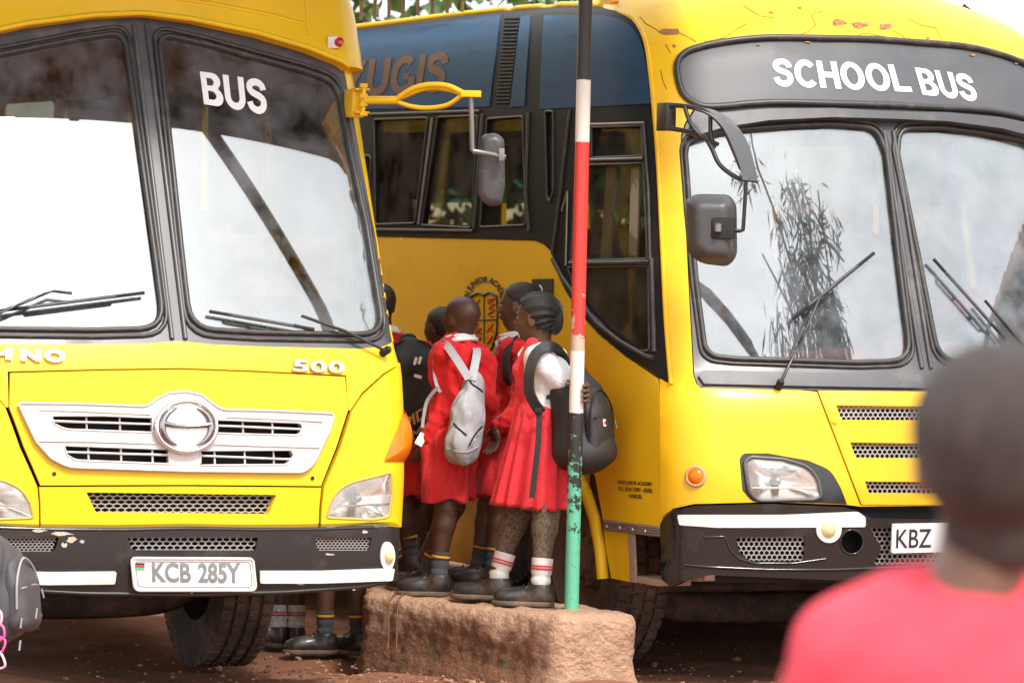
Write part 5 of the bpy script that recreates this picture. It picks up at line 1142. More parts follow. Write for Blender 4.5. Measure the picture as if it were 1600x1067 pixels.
def shoe(parent, ankle, d, gz, L=.215, w=.040, tilt=0):
    """ankle over the heel, d toe direction, gz ground height"""
    d = nrm([d[0], d[1], 0]); s = np.cross(d, UP); a = np.array([ankle[0], ankle[1], gz]); A = np.array([d, s, UP]); h = a-d*.045
    up = [('e', a+d*-.005+UP*.048, A, (.056, w*.95, .052)), ('e', a+d*.06+UP*.040, A, (.075, w*.95, .042)), ('e', a+d*(L-.09)+UP*.036, A, (.062, w*1.08, .036)), ('c', a+UP*.05, a+UP*.088-d*.004, w*.95, w*.92)]
    o = obj('shoe', sd_mesh(up, .005, .025, clip=lambda X: np.maximum(gz+.014-X[..., 2], X[..., 2]-(gz+.092)), name='shoe'), SHOE, parent)
    so = [('e', a+d*.0+UP*.01, A, (.060, w*1.08, .05)), ('e', a+d*(L-.09)+UP*.01, A, (.070, w*1.2, .05)), ('c', a+UP*.0, a+d*(L-.1), w*.9, w*1.0)]
    obj('sole', sd_mesh(so, .006, .03, clip=lambda X: np.maximum(gz-.001-X[..., 2], X[..., 2]-(gz+.021)), name='sole'), SOLE, o)
    for k in range(4):
        b = a+d*(.050+.020*k)+UP*(.094-.009*k)
        obj('lace', tube_me([b-s*.020-UP*.004, b+UP*.004, b+s*.020-UP*.004], .0028, n=5, name='lace'), SHOE, o)
    for k in range(4):
        for sg in (-1, 1): obj('eyelet', lathe_me([(.0015, .001), (.0035, .001), (.0035, -.001)], a+d*(.055+.020*k)+UP*(.080-.011*k)+s*sg*.024, nrm(s*sg+UP), 8, 'eyelet'), STEEL, o)
    return o
def sock(parent, knee, ankle, m, bands, top=.10, r0=.036, r1=.033):
    k, a = np.array(knee), np.array(ankle); u = nrm(k-a); n = 12; pts = [a-u*.03+u*(top+.03)*i/n for i in range(n+1)]
    rr_ = [r1+.004*math.sin(i*1.9)*(i < n*.65)+(r0-r1)*i/n for i in range(n+1)]; o = obj('sock', tube_me(pts, rr_, n=18, name='sock'), m, parent)
    for (h, hh, bm_) in bands: obj('sock_band', tube_me([a+u*(top-h-hh), a+u*(top-h)], r0+.0022, n=18, name='sock_band'), bm_, o)
    return o
GREYBANDS = ((.016, .010, YELB), (.010, .006, MARB), (.026, .006, MARB)); WHITEBANDS = ((.030, .006, REDB), (.042, .006, REDB))
def collar(parent, c, f, r=.062, m=WSH, h=.022):
    f = nrm([*f[:2], 0]); s = np.cross(f, UP); c = np.array(c); pts = [c+r*(math.cos(a)*s*1.05+math.sin(a)*f*.95)+UP*(-.012*math.sin(a)) for a in np.linspace(0, 2*math.pi, 25)[:-1]]
    ms = [tube_me([p+UP*.010 for p in pts], .011, True, 8), tube_me([np.array(p)+(np.array(p)-c)*.22-UP*.006 for p in pts], .010, True, 8)]
    # two collar points lying on the chest
    for sg in (-1, 1):
        b = c+f*r*1.0; ms.append(tube_me([b+s*sg*.012+UP*.0, b+s*sg*.035+f*.012-UP*.03, b+s*sg*.045+f*.010-UP*.048], [.012, .012, .003], n=8))
    return obj('collar', merge(ms, 'collar'), m, parent)
def eyes(parent, W, A, H):
    for sg in (1, -1):
        e = obj('eye', sd_mesh([('e', W(sg*.14, .335, .0), A, (H*.065, H*.045, H*.035))], .0015, .001, name='eye'), mat('eye_white', (.62, .58, .54), .25), parent)
        obj('iris', sd_mesh([('e', W(sg*.145, .375, .0), A, (H*.028, H*.012, H*.030))], .0012, .001, name='iris'), mat('iris_dark', (.010, .006, .005), .15), e)
    return
def hair_cap(parent, c, f, H, m=HAIR, grow=.012, low=-.30, pitch=0, braids=False, name='hair', rough=0, nape=0):
    P, W, A = head_prims(c, f, H, pitch)
    s, ff, u = A; c = np.array(c)
    cr = [('e', W(0, -.065, .125), A, (H*.36+grow, H*.45+grow, H*.38+grow)), ('e', W(0, -.22, -.08), A, (H*.27+grow*.6, H*.24+grow*.6, H*.24))]
    if nape: cr.append(('e', W(0, -.17, -.34), A, (H*.23, H*.17, H*nape)))
    def clip(X):                                       # hairline: in front of and below this plane there is skin
        q = X-c; y, z, x = q@ff/H, q@u/H, q@s/H
        line = np.where(y > -.10, .10+.75*np.maximum(y-.02, 0)+.0*y, low-.0*y); line = np.where((y > -.10) & (y <= .02), .10-(.02-y)*3.2, line)
        if rough: line = line+rough*np.sin(x*60+y*31)*np.sin(y*47-x*22)+rough*.6*np.sin(x*130+y*90)
        return (line-z)*H
    disp = None
    if braids:
        def disp(X):
            q = (X-c); x, y, z = q@s/H, q@ff/H, q@u/H
            ang = np.arctan2(z+.1+.25*(y+.2), np.abs(x)+.02); return H*.048*np.abs(np.sin(ang*8.5+.8*y))-H*.02
    return obj(name, sd_mesh(cr, .0032, .02, disp, clip, name), m, parent)
def backpack(name, label, c, back, w, h, dth, m, top=None, lean=0, seed=1, group=None, pocket=True, zipm=None, fold=.008, sag=0):
    """c centre, back: unit vector pointing away from the wearer"""
    b = nrm([*back[:2], 0]); s = np.cross(UP, b); u = nrm(UP+b*lean); b = np.cross(s, u); A = np.array([s, b, u]); c = np.array(c)
    T = thing(name, label, 'backpack', tuple(c-UP*h/2), 'school backpacks')
    body = [('r', c-u*h*.06, A, (w/2, dth/2, h*.44), min(w, dth, h)*.46), ('e', c+u*h*.30-b*dth*.1, A, (w*.44, dth*.42, h*.22))]
    if sag: body.append(('e', c-u*h*.34+b*dth*.22, A, (w*.5, dth*.55, h*.2)))
    o = obj('pack_body', sd_mesh(body, .006, .05, folds(seed, fold, 26, .7), name='pack_body'), m, T)
    if pocket:
        pk = obj('front_pocket', sd_mesh([('r', c+b*dth*.46-u*h*.16, A, (w*.40, dth*.20, h*.26), .045), ('e', c+b*dth*.42+u*h*.12, A, (w*.36, dth*.16, h*.16))], .006, .04, folds(seed+5, .004, 26), name='front_pocket'), m, T)
        zz = zipm or BLKM
        tube('zip', smooth_path([c+b*dth*.54-s*w*.41-u*h*.20, c+b*dth*.58-s*w*.37+u*h*.08, c+b*dth*.56+u*h*.25, c+b*dth*.58+s*w*.37+u*h*.08, c+b*dth*.54+s*w*.41-u*h*.20]), .0045, zz, pk)
        tube('zip', smooth_path([c+b*dth*.62-s*w*.34-u*h*.02, c+b*dth*.67-u*h*.0, c+b*dth*.62+s*w*.34-u*h*.02]), .0035, zz, pk)
        for q in (c+b*dth*.56+s*w*.40-u*h*.22, c+b*dth*.66+s*w*.34-u*h*.05): tube('zip_puller', [q, q-u*.035+b*.006], .0045, STEEL, pk)
    tube('zip_line', smooth_path([c+b*dth*.10-s*w*.49-u*h*.30, c+b*dth*.12-s*w*.47+u*h*.20, c+b*dth*.05-s*w*.25+u*h*.47, c+b*dth*.05+s*w*.25+u*h*.47, c+b*dth*.12+s*w*.47+u*h*.20, c+b*dth*.10+s*w*.49-u*h*.30]), .005, BLKM, T)
    tube('haul_loop', smooth_path([c-b*dth*.35-s*w*.14+u*h*.46, c-b*dth*.30-s*w*.08+u*h*.54, c-b*dth*.30+s*w*.08+u*h*.54, c-b*dth*.35+s*w*.14+u*h*.46]), .008, m, T)
    return T, A

from mathutils.bvhtree import BVHTree
def on_mesh(me, pts, lift=.004):
    """photo pixels -> points on the near face of a mesh"""
    bv = BVHTree.FromPolygons([v.co for v in me.vertices], [tuple(p.vertices) for p in me.polygons]); out = []
    for x, y in pts:
        d = Vector(ray(x, y)); h = bv.ray_cast(Vector((0, 0, HCAM)), d)
        if h[0] is not None: out.append(np.array(h[0]-d*lift))
    return out
# ================================================================== the children
def px_(d): return lambda x, y, dd=0.0: at(x, y, d+dd)
FWD = lambda a, b: nrm([a, b, 0])
def torso_axes(f): f = nrm([*f[:2], 0]); s = np.cross(f, UP); return f, s, np.array([s, f, UP])
def sweater(parent, neck, chest, waist, f, arms, m, seed, sw=.135, dp=.088, name='sweater', rise=.02, res=.007):
    f, s, A = torso_axes(f); P = [('e', np.array(chest)+UP*.02, A, (sw*.95, dp*1.05, .15)), ('e', np.array(waist), A, (sw*.92, dp*1.12, .13)), ('c', np.array(chest)+s*sw*.78+UP*.085, np.array(chest)-s*sw*.78+UP*.085, .050, .050), ('c', np.array(neck)-UP*.04, np.array(neck)-UP*.015, .062, .055)]
    for a in arms:
        J, R_ = a
        for i in range(len(J)-1): P.append(('c', J[i], J[i+1], R_[i], R_[i+1], .010))
    zmin = float(waist[2])-.13
    o = obj(name, sd_mesh(P, res, .035, folds2(seed, .012, 36, .0045, 92, .7), None, name), m, parent)
    return o
def shorts(parent, waist, legs, m, seed, r0=.085, r1=.092, name='shorts'):
    P = [('e', np.array(waist), I3, (.125, .125, .09))]
    for hip, end in legs: P.append(('c', hip, end, r0, r1, .03))
    zz = min(float(l[1][2]) for l in legs)
    def clip(X):
        return (zz-.0)-X[..., 2]+.012*np.sin(X[..., 0]*40+X[..., 1]*23)
    return obj(name, sd_mesh(P, .007, .03, folds2(seed, .014, 34, .004, 85, .25), clip, name), m, parent)
def leg_prims(hip, knee, ankle, r=(.066, .050, .046, .030)):
    k = np.array(knee); a = np.array(ankle); cf = k+(a-k)*.30
    return [('c', hip, knee, r[0], r[1]), ('c', knee, cf, r[1], r[2]), ('c', cf, ankle, r[2], r[3])]
def arm_prims(sh, el, wr, r=(.034, .029, .025)): return [('c', sh, el, r[0], r[1]), ('c', el, wr, r[1], r[2])]

# ---- girl holding the pole ------------------------------------------------------------------
def girl():
    d = 19.93; q = px_(d); f = FWD(-.93, .36); s_near = np.array([-f[1], f[0], 0])*1.0; s_near = nrm([-.36, -.93, 0])
    T = thing('person', 'girl with cornrow braids in red pinafore and leopard leggings, one hand on the pole', 'person', tuple(np.array([*q(835, 940)[:2], .3])), 'pupils in red uniform')
    H = .198; hc = q(838, 497); neck = q(842, 543); chest = q(850, 588); waist = q(848, 645); hip = q(845, 690)
    HP, W, A = head_prims(hc, f, H)
    HP.append(('c', W(0, -.12, -.22), neck+[0, 0, -.03], .044, .046, .03))
    sh = chest+s_near*.105+UP*.075+np.array([.03, 0, 0]); el = q(893, 600, -.10); wr = q(897, 607, -.125)
    sh2 = chest-s_near*.12+UP*.07; el2 = q(835, 640, .14); wr2 = q(815, 690, .13)
    body = [('e', chest, I3, (.085, .085, .14)), ('e', waist, I3, (.085, .085, .12)), ('e', hip, I3, (.08, .08, .08)), ('c', chest+UP*.08, neck-UP*.02, .06, .045)]+arm_prims(sh, el, wr, (.044, .034, .025))+arm_prims(sh2, el2, wr2)
    # hand closed on the pole
    pc = at(901, 612, 19.72); hb = at(905, 612, 19.775); hp = [('e', hb, np.eye(3), (.030, .016, .040))]+[('c', wr, hb, .024, .022)]
    for i, y in enumerate((600, 608, 616, 624)):
        a0 = at(907, y, 19.775); a1 = at(916.5, y+1, 19.748); a2 = at(918, y+2, 19.715); a3 = at(912, y+3, 19.682); hp += [('c', a0, a1, .0098, .0092, .003), ('c', a1, a2, .0092, .0086, .003), ('c', a2, a3, .0086, .0070, .003)]
    hp += [('c', at(899, 600, 19.775), at(888, 597, 19.745), .011, .010, .004), ('c', at(888, 597, 19.745), at(886, 600, 19.70), .010, .008, .004)]
    kn1, an1 = q(808, 800, .10), q(778, 893, .08); kn2, an2 = q(853, 800, -.05), q(845, 895, -.07)
    legs = leg_prims(q(832, 730, .06), kn1, an1, (.045, .046, .046, .032))+leg_prims(q(842, 730, -.03), kn2, an2, (.045, .046, .046, .032))
    obj('body', merge([sd_mesh(HP, .0034, .012, name='h'), sd_mesh(body+legs, .007, .02, name='b'), sd_mesh(hp, .0025, .008, name='hd')], 'body'), SKIN2, T); B = T.children[-1] if T.children else T
    eyes(T, W, A, H)
    hair_cap(T, hc, f, H, grow=.010, braids=True)
    # knot of braids at the nape
    obj('hair', sd_mesh([('e', W(0, -.47, -.02), A, (.035, .022, .045)), ('e', W(0, -.42, -.20), A, (.03, .02, .03))], .004, .02, folds(3, .003, 120), name='hair'), HAIR, T)
    ms = [sd_mesh(leg_prims(q(822, 752, .06), kn1, an1+(kn1-an1)*.14, (.060, .056, .052, .034)), .006, .02, name='l'), sd_mesh(leg_prims(q(848, 752, -.03), kn2, an2+(kn2-an2)*.14, (.060, .056, .052, .034)), .006, .02, name='l')]
    obj('leggings', merge(ms, 'leggings'), LEOP, T)
    for k_, a_, gz_ in ((kn1, an1, .312), (kn2, an2, .300)):
        sock(T, k_, np.array([a_[0], a_[1], gz_+.085]), SOCKW, WHITEBANDS, .115, .0455, .037)
    shoe(T, an1, FWD(-.95, .3), .312, .225, .046); shoe(T, an2, FWD(-.97, .15), .300, .225, .046)
    # white shirt and sleeve
    fA, sA, AA = torso_axes(f)
    shirt = [('e', chest, AA, (.118, .090, .14)), ('e', waist+UP*.03, AA, (.105, .088, .10)), ('c', chest+s_near*.08+UP*.085, chest-s_near*.08+UP*.085, .05, .05), ('c', sh-np.array([.015, 0, 0]), q(880, 592, -.10), .056, .062, .02), ('c', sh2, sh2+(el2-sh2)*.6, .055, .058, .02)]
    obj('shirt', sd_mesh(shirt, .006, .03, folds(21, .006, 40, .6), name='shirt'), WSH, T); collar(T, neck-UP*.004, f, .058)
    # pinafore: bib and pleated skirt
    bib = [('e', chest+f*.036-UP*.03, AA, (.116, .080, .130)), ('e', waist+f*.005, AA, (.117, .100, .085)), ('c', chest+f*.075+UP*.03+s_near*.06, chest+f*.03+UP*.135+s_near*.062, .040, .026, .02), ('c', chest+f*.07+UP*.03-s_near*.05, chest+f*.035+UP*.118-s_near*.055, .030, .020, .02)]
    obj('pinafore_bib', sd_mesh(bib, .006, .03, folds(22, .005, 30, .3), name='pinafore_bib'), REDD, T)
    w0, h0 = q(848, 632), q(829, 792); n, R_ = 120, 26; V = []; rg = np.random.default_rng(5); ph = np.cumsum(rg.uniform(.6, 1.4, n)); ph = ph/ph[-1]*2*math.pi
    for j in range(R_):
        t = j/(R_-1); c = w0+(h0-w0)*t
        for i in range(n):
            th = 2*math.pi*i/n; pl = math.cos(ph[i]*15); rx = .112+(.157-.112)*t**.8; ry = .098+(.145-.098)*t**.8; amp = .004+.013*t
            k = 1+amp*(pl-.4+.7*math.sin(3*th+1.1+2*t))/.13; V.append(c+np.array([rx*k*math.cos(th), ry*k*math.sin(th), 0])+UP*(.010*math.sin(2*th+.6)*t))
    Fs = [(j*n+i, j*n+(i+1) % n, (j+1)*n+(i+1) % n, (j+1)*n+i) for j in range(R_-1) for i in range(n)]; o = len(V)
    V += [v-[0, 0, -.0] for v in V[-n:]]; V[o:] = [c_*.93+np.array(h0)*.07*1+UP*.004 for c_ in V[o-n:o]]; Fs += [((R_-1)*n+i, (R_-1)*n+(i+1) % n, o+(i+1) % n, o+i) for i in range(n)]
    obj('pinafore_skirt', mkmesh('pinafore_skirt', V, Fs), REDD, T)
    obj('button', lathe_me([(0, .004), (.009, .004), (.010, 0)], q(857, 620, -.115), (-.3, -.95, 0), 12, 'button'), BLKM, T)
    # black backpack
    bk = -f; pc = q(903, 652, -.04)
    K, PA = backpack('backpack', 'big black school backpack worn by the girl holding the pole', pc, nrm([.90, -.43, 0]), .27, .44, .19, PACKB, lean=-.10, seed=31, sag=1, fold=.007)
    sh_t = chest+UP*.125+s_near*.065
    ribbon('strap', smooth_path([q(893, 590, .0), q(883, 562, -.06), q(870, 546, -.12), q(855, 541, -.155), q(838, 552, -.175), q(828, 578, -.185), q(827, 610, -.18), q(835, 630, -.17), q(846, 645, -.16)], 5), nrm([-.5, -.85, .1]), .045, .012, PACKB, K)
    ribbon('webbing', smooth_path([q(843, 640, -.17), q(841, 690, -.20), q(836, 735, -.21), q(831, 778, -.215)], 5), nrm([-.3, -.95, 0]), .025, .003, PACKB, K)
    box('buckle', q(841, 641, -.185), (.03, .012, .022), BLKM, K)
    s_, b_, u_ = PA; e0 = pc+b_*.19*.665+u_*.0
    box('emblem', pc+b_*.133-u_*.03-s_*.03, (.018, .003, .03), WHTT, K, Matrix((s_, b_, u_)).transposed()); box('emblem_red', pc+b_*.135-u_*.03-s_*.03, (.012, .003, .014), REDT, K, Matrix((s_, b_, u_)).transposed())
    return T
girl()

# ---- boys and others -----------------------------------------------------------------------
GRP = 'pupils in red uniform queueing between the buses'
def kid(label, d, f, head, neck, chest, waist, hipc, arms, legs, feet, gz, H=.195, skinm=SKIN, top=REDK, bottom=REDS, hair='shaved', seed=1, shorts_to=None, sockm=SOCKG, bands=GREYBANDS, shoe_l=.205, hands=(), coll=True, group=None, sw=.125, legw=1.0, trousers=None, pitch=0):
    q = px_(d); f = nrm([*f, 0]); gx = np.mean([q(*a[2]) for a in legs], 0)
    T = thing('person', label, 'person', (float(gx[0]), float(gx[1]), gz), group or 'pupils in red uniform')
    hc, nk, ch, wa, hp = q(*head), q(*neck), q(*chest), q(*waist), q(*hipc); HP, W, A = head_prims(hc, f, H, pitch)
    HP.append(('c', W(0, -.12, -.22), nk-UP*.03, .046, .05, .03))
    AJ = [[q(*j) for j in a] for a in arms]; LJ = [[q(*j) for j in a] for a in legs]
    bp = [('e', ch, I3, (.085, .085, .14)), ('e', wa, I3, (.08, .08, .12)), ('e', hp, I3, (.08, .08, .08)), ('c', ch+UP*.08, nk-UP*.02, .06, .048)]
    for a in AJ: bp += arm_prims(*a)
    for a in LJ: bp += leg_prims(*a, tuple(v*legw for v in (.055, .049, .046, .031)))
    ms = [sd_mesh(HP, .0036, .012, name='h'), sd_mesh(bp, .007, .02, name='b')]
    for (w_, e_, c_, s_, cu) in hands: ms.append(sd_mesh(hand_prims(q(*w_), e_, c_, s_, .125, cu), .0028, .006, name='hd'))
    obj('body', merge(ms, 'body'), skinm, T); eyes(T, W, A, H)
    if hair: hair_cap(T, hc, f, H, mat('shaved_hair', (.022, .0135, .0105), .58, bump=.25, bscale=420), .0022, pitch=pitch)
    sweater(T, nk, ch, wa, f, [([a[0], a[1], a[1]+(a[2]-a[1])*.93], (.060, .050, .040)) for a in AJ], top, seed, sw)
    if coll: collar(T, nk+UP*.004, f, .060)
    if bottom: shorts(T, hp, [(a[0], a[0]+(a[1]-a[0])*(shorts_to or .9)) for a in LJ], bottom, seed+1)
    for a, (an, dr) in zip(LJ, feet):
        sock(T, a[1], np.array([a[2][0], a[2][1], gz+.085]), sockm, bands, .105, .038*legw, .036*legw); shoe(T, (a[2][0], a[2][1]), dr, gz, shoe_l, .039)
    return T
# boy behind the girl
kid('boy in red sweater looking left, his arm hanging, right behind the braided girl', 20.55, (-.92, .30), (812, 478), (806, 527), (806, 575), (794, 655), (783, 700), [((820, 553, -.12), (815, 637, -.15), (776, 668, -.17)), ((800, 553, .12), (790, 630, .14), (770, 680, .12))],
    [((775, 705, .05), (764, 790, .05), (748, 872, .05)), ((792, 705, -.06), (782, 790, -.04), (772, 872, -.04))], [(None, (-.95, .3)), (None, (-.95, .2))], .325, .200, SKIN2, seed=41, shorts_to=.82, hands=[((776, 668, -.17), (-.15, 0, -1), (-.6, -.5, -.1), (-.7, .6, 0), .45)])
q = px_(20.55); ribbon('shoulder_strap', smooth_path([q(805, 527, -.10), q(797, 535, -.14), q(791, 560, -.165), q(792, 590, -.165), q(797, 602, -.14)], 5), nrm([-.6, -.8, .1]), .035, .010, PACKB, bpy.data.objects['person.001'])
# boy with the grey pack
kid('shaven-headed boy in red sweater wearing the grey backpack', 20.28, (-.72, .69), (720, 497), (717, 533), (717, 582), (707, 645), (699, 692), [((691, 562, -.02), (704, 640, -.08), (671, 686, -.06)), ((751, 562, .02), (756, 632, -.02), (738, 682, .08))],
    [((690, 700, -.03), (698, 792, -.05), (686, 878, -.05)), ((712, 700, .06), (708, 790, .10), (664, 872, .16))], [(None, (-.97, .1)), (None, (-.9, .4))], .305, .185, SKIN, seed=51, hair=None, shorts_to=.88, hands=[((671, 686, -.06), (-.45, .25, -.85), (-.3, .9, 0), (-.8, -.4, 0), .25)])
q = px_(20.28); pcg = q(727, 655, -.20)
K = thing('backpack', 'light grey nylon backpack on the shaven-headed boy', 'backpack', tuple(q(724, 722, -.2)), 'school backpacks')
Ag = torso_axes((.62, -.78))[2]
gb = [('e', q(739, 612, -.17), Ag, (.052, .042, .085)), ('e', q(732, 650, -.20), Ag, (.082, .060, .105)), ('e', q(725, 690, -.21), Ag, (.086, .066, .085)), ('e', q(722, 708, -.20), Ag, (.066, .055, .05))]
fg1, fg2 = folds(55, .0055, 48, .35), folds(56, .0010, 130, .5)
gme = sd_mesh(gb, .0045, .03, lambda X: fg1(X)+fg2(X), name='pack_body'); obj('pack_body', gme, PACKG, K)
for pts in ([(693, 549, -.02), (690, 541, -.06), (697, 539, -.12), (714, 562, -.17), (733, 592, -.215)], [(741, 549, .0), (744, 544, -.05), (745, 553, -.13), (741, 575, -.18), (737, 594, -.215)], [(690, 542, -.05), (680, 551, -.07), (679, 585, -.08), (684, 606, -.10), (688, 612, -.14)], [(684, 605, -.12), (668, 625, -.10), (662, 650, -.10), (660, 668, -.10)]):
    ribbon('strap', smooth_path([q(*p) for p in pts], 5), nrm([.1, -1, .1]), .034 if pts[-1][1] < 612 else .014, .006, PACKG, K)
for nm, pts, r_, m_ in (('pocket_zip', [(709, 661), (715, 668), (722, 674), (729, 680)], .0042, BLKM), ('pocket_zip', [(733, 696), (737, 688), (743, 678), (753, 666)], .0042, BLKM), ('pocket_zip', [(737, 697), (741, 689), (747, 680), (755, 670)], .0025, STEEL), ('top_zip', [(733, 592), (738, 600), (747, 606), (754, 612)], .0035, BLKM), ('seam', [(704, 668), (709, 661), (718, 640), (727, 615)], .0022, PACKG), ('seam', [(755, 665), (757, 645), (755, 620)], .0022, PACKG), ('seam', [(699, 700), (712, 705), (730, 706), (748, 697)], .0022, PACKG)):
    P_ = on_mesh(gme, [tuple(p) for p in smooth_path(pts, 4)], .002)
    if len(P_) > 2: tube(nm, P_, r_, m_, K, n=6)
# paper in the pocket of the boy
pp = q(658, 686, -.10); o = box('folded_paper', pp, (.035, .003, .055), WHTT, None, Matrix.Rotation(.5, 3, 'Y')); tag(o, 'folded white paper sticking out of a red shorts pocket', 'paper')
# boy half hidden
kid('boy in red sweater half hidden behind the boy with the grey backpack', 21.35, (-.75, .66), (689, 512), (684, 550), (674, 592), (668, 655), (664, 700), [((650, 572, -.04), (652, 640, -.04), (655, 690, .06)), ((698, 572, .08), (700, 640, .10), (690, 690, .12))],
    [((656, 710, 0), (657, 790, 0), (668, 868, 0)), ((674, 710, .06), (672, 790, .08), (640, 872, .1))], [(None, (-.9, .4)), (None, (-.9, .4))], .335, .185, SKIN, seed=61, shorts_to=.8, coll=False)
# child with the black pack beside the first bus
kid('child with a black backpack squeezed beside the first bus', 20.80, (-.35, .94), (592, 476), (596, 520), (600, 575), (618, 650), (632, 700), [((575, 560, .0), (572, 630, 0), (580, 690, 0)), ((640, 560, .0), (652, 630, .05), (640, 690, .08))],
    [((625, 705, 0), (632, 792, .0), (642, 872, 0)), ((648, 705, .06), (650, 792, .06), (640, 868, .1))], [(None, (-.8, .5)), (None, (-.8, .5))], .35, .185, SKIN, seed=71, shorts_to=.8, top=REDK)
q = px_(20.80); pk5 = q(641, 608, -.18)
K, PA = backpack('backpack', 'black backpack with tan lettering beside the first bus', pk5, nrm([.35, -.94, 0]), .27, .42, .14, PACKB, lean=.02, seed=72, pocket=False)
s_, b_, u_ = PA; TAN = mat('tan_lettering', (.45, .27, .12), .6); fq = px_(20.49)
o0 = fq(634, 672); flat_letters('pack_lettering', 'PID', o0, fq(668, 650)-o0, fq(631, 655)-o0, TAN, K, .03); o0 = fq(644, 688); flat_letters('pack_lettering', 'M', o0, fq(662, 677)-o0, fq(641, 675)-o0, TAN, K, .03)
for x, y, w_, h_ in ((649, 564, .012, .034), (656, 563, .012, .034), (653, 588, .034, .014)): box('white_badge', fq(x, y), (w_, .003, h_), WHTT, K, Matrix.Rotation(.25, 3, 'Y'))
# two pairs of legs seen under the first bus
kid('child in grey socks with a yellow stripe standing behind the first bus', 20.80, (-.9, -.2), (545, 520), (543, 560), (540, 610), (535, 680), (532, 720), [((520, 600, .05), (516, 660, .05), (520, 720, 0)), ((560, 600, 0), (565, 660, 0), (560, 720, 0))],
    [((518, 740, 0), (510, 850, 0), (508, 985, 0)), ((548, 740, 0), (556, 850, 0), (560, 985, 0))], [(None, (-.96, -.15)), (None, (-.6, .5))], .0, .19, SKIN2, seed=81, shorts_to=.6)
kid('child in white socks with red stripes standing behind the first bus wheel', 21.10, (-.2, .98), (462, 520), (460, 560), (458, 610), (452, 680), (450, 720), [((430, 600, 0), (428, 660, 0), (432, 720, 0)), ((484, 600, 0), (488, 660, 0), (482, 720, 0))],
    [((440, 740, 0), (438, 850, 0), (436, 970, 0)), ((462, 740, 0), (464, 850, 0), (463, 970, 0))], [(None, (-.3, .95)), (None, (-.1, .99))], .0, .19, SKIN2, seed=91, shorts_to=.6, sockm=SOCKW, bands=WHITEBANDS, legw=1.1)
# child leaving the frame at the left with a slate backpack
kid('small child in pinkish red carrying a slate backpack before the first bus', 17.7, (-.95, .1), (-75, 745), (-70, 790), (-66, 850), (-62, 930), (-60, 980), [((-70, 825, -.11), (-80, 900, -.14), (-110, 930, -.14)), ((-60, 825, .11), (-75, 900, .13), (-105, 930, .13))],
    [((-66, 985, -.05), (-68, 1060, -.05), (-64, 1130, -.05)), ((-55, 985, .05), (-54, 1060, .05), (-50, 1130, .05))], [(None, (-.98, 0)), (None, (-.98, 0))], .0, .185, SKIN2, seed=101, top=PINKR, bottom=cloth('pink_cotton', (.60, .07, .16)), shorts_to=.95, sw=.15)
q = px_(17.55); K, PA = backpack('backpack', 'slate grey backpack with metal zip pullers in front of the first bus', q(-8, 918, -.02), nrm([.97, -.25, 0]), .27, .40, .22, PACKL, lean=-.12, seed=102, zipm=mat('pale_zip', (.3, .28, .28), .5))
for x, y in ((58, 950), (34, 965), (32, 1000)): tube('zip_puller', [q(x, y, -.16), q(x-2, y+16, -.17)], .0045, STEEL, K)
# bright fringe on the child's side
fr = thing('pink_fringe', 'pink and white plastic fringe beside the slate backpack', 'fringe', tuple(q(2, 1010, -.2)))
for k in range(4): tube('strand', smooth_path([q(-8, 948+k*22, -.22), q(2+(k % 3)*3, 958+k*21, -.24), q(1+(k*5) % 8, 974+k*22, -.24), q(-6, 982+k*21, -.22)], 4), .0045, mat('pink_plastic', (.70, .10, .34), .5) if k % 3 else mat('pale_pink_plastic', (.8, .5, .6), .5), fr, n=6)
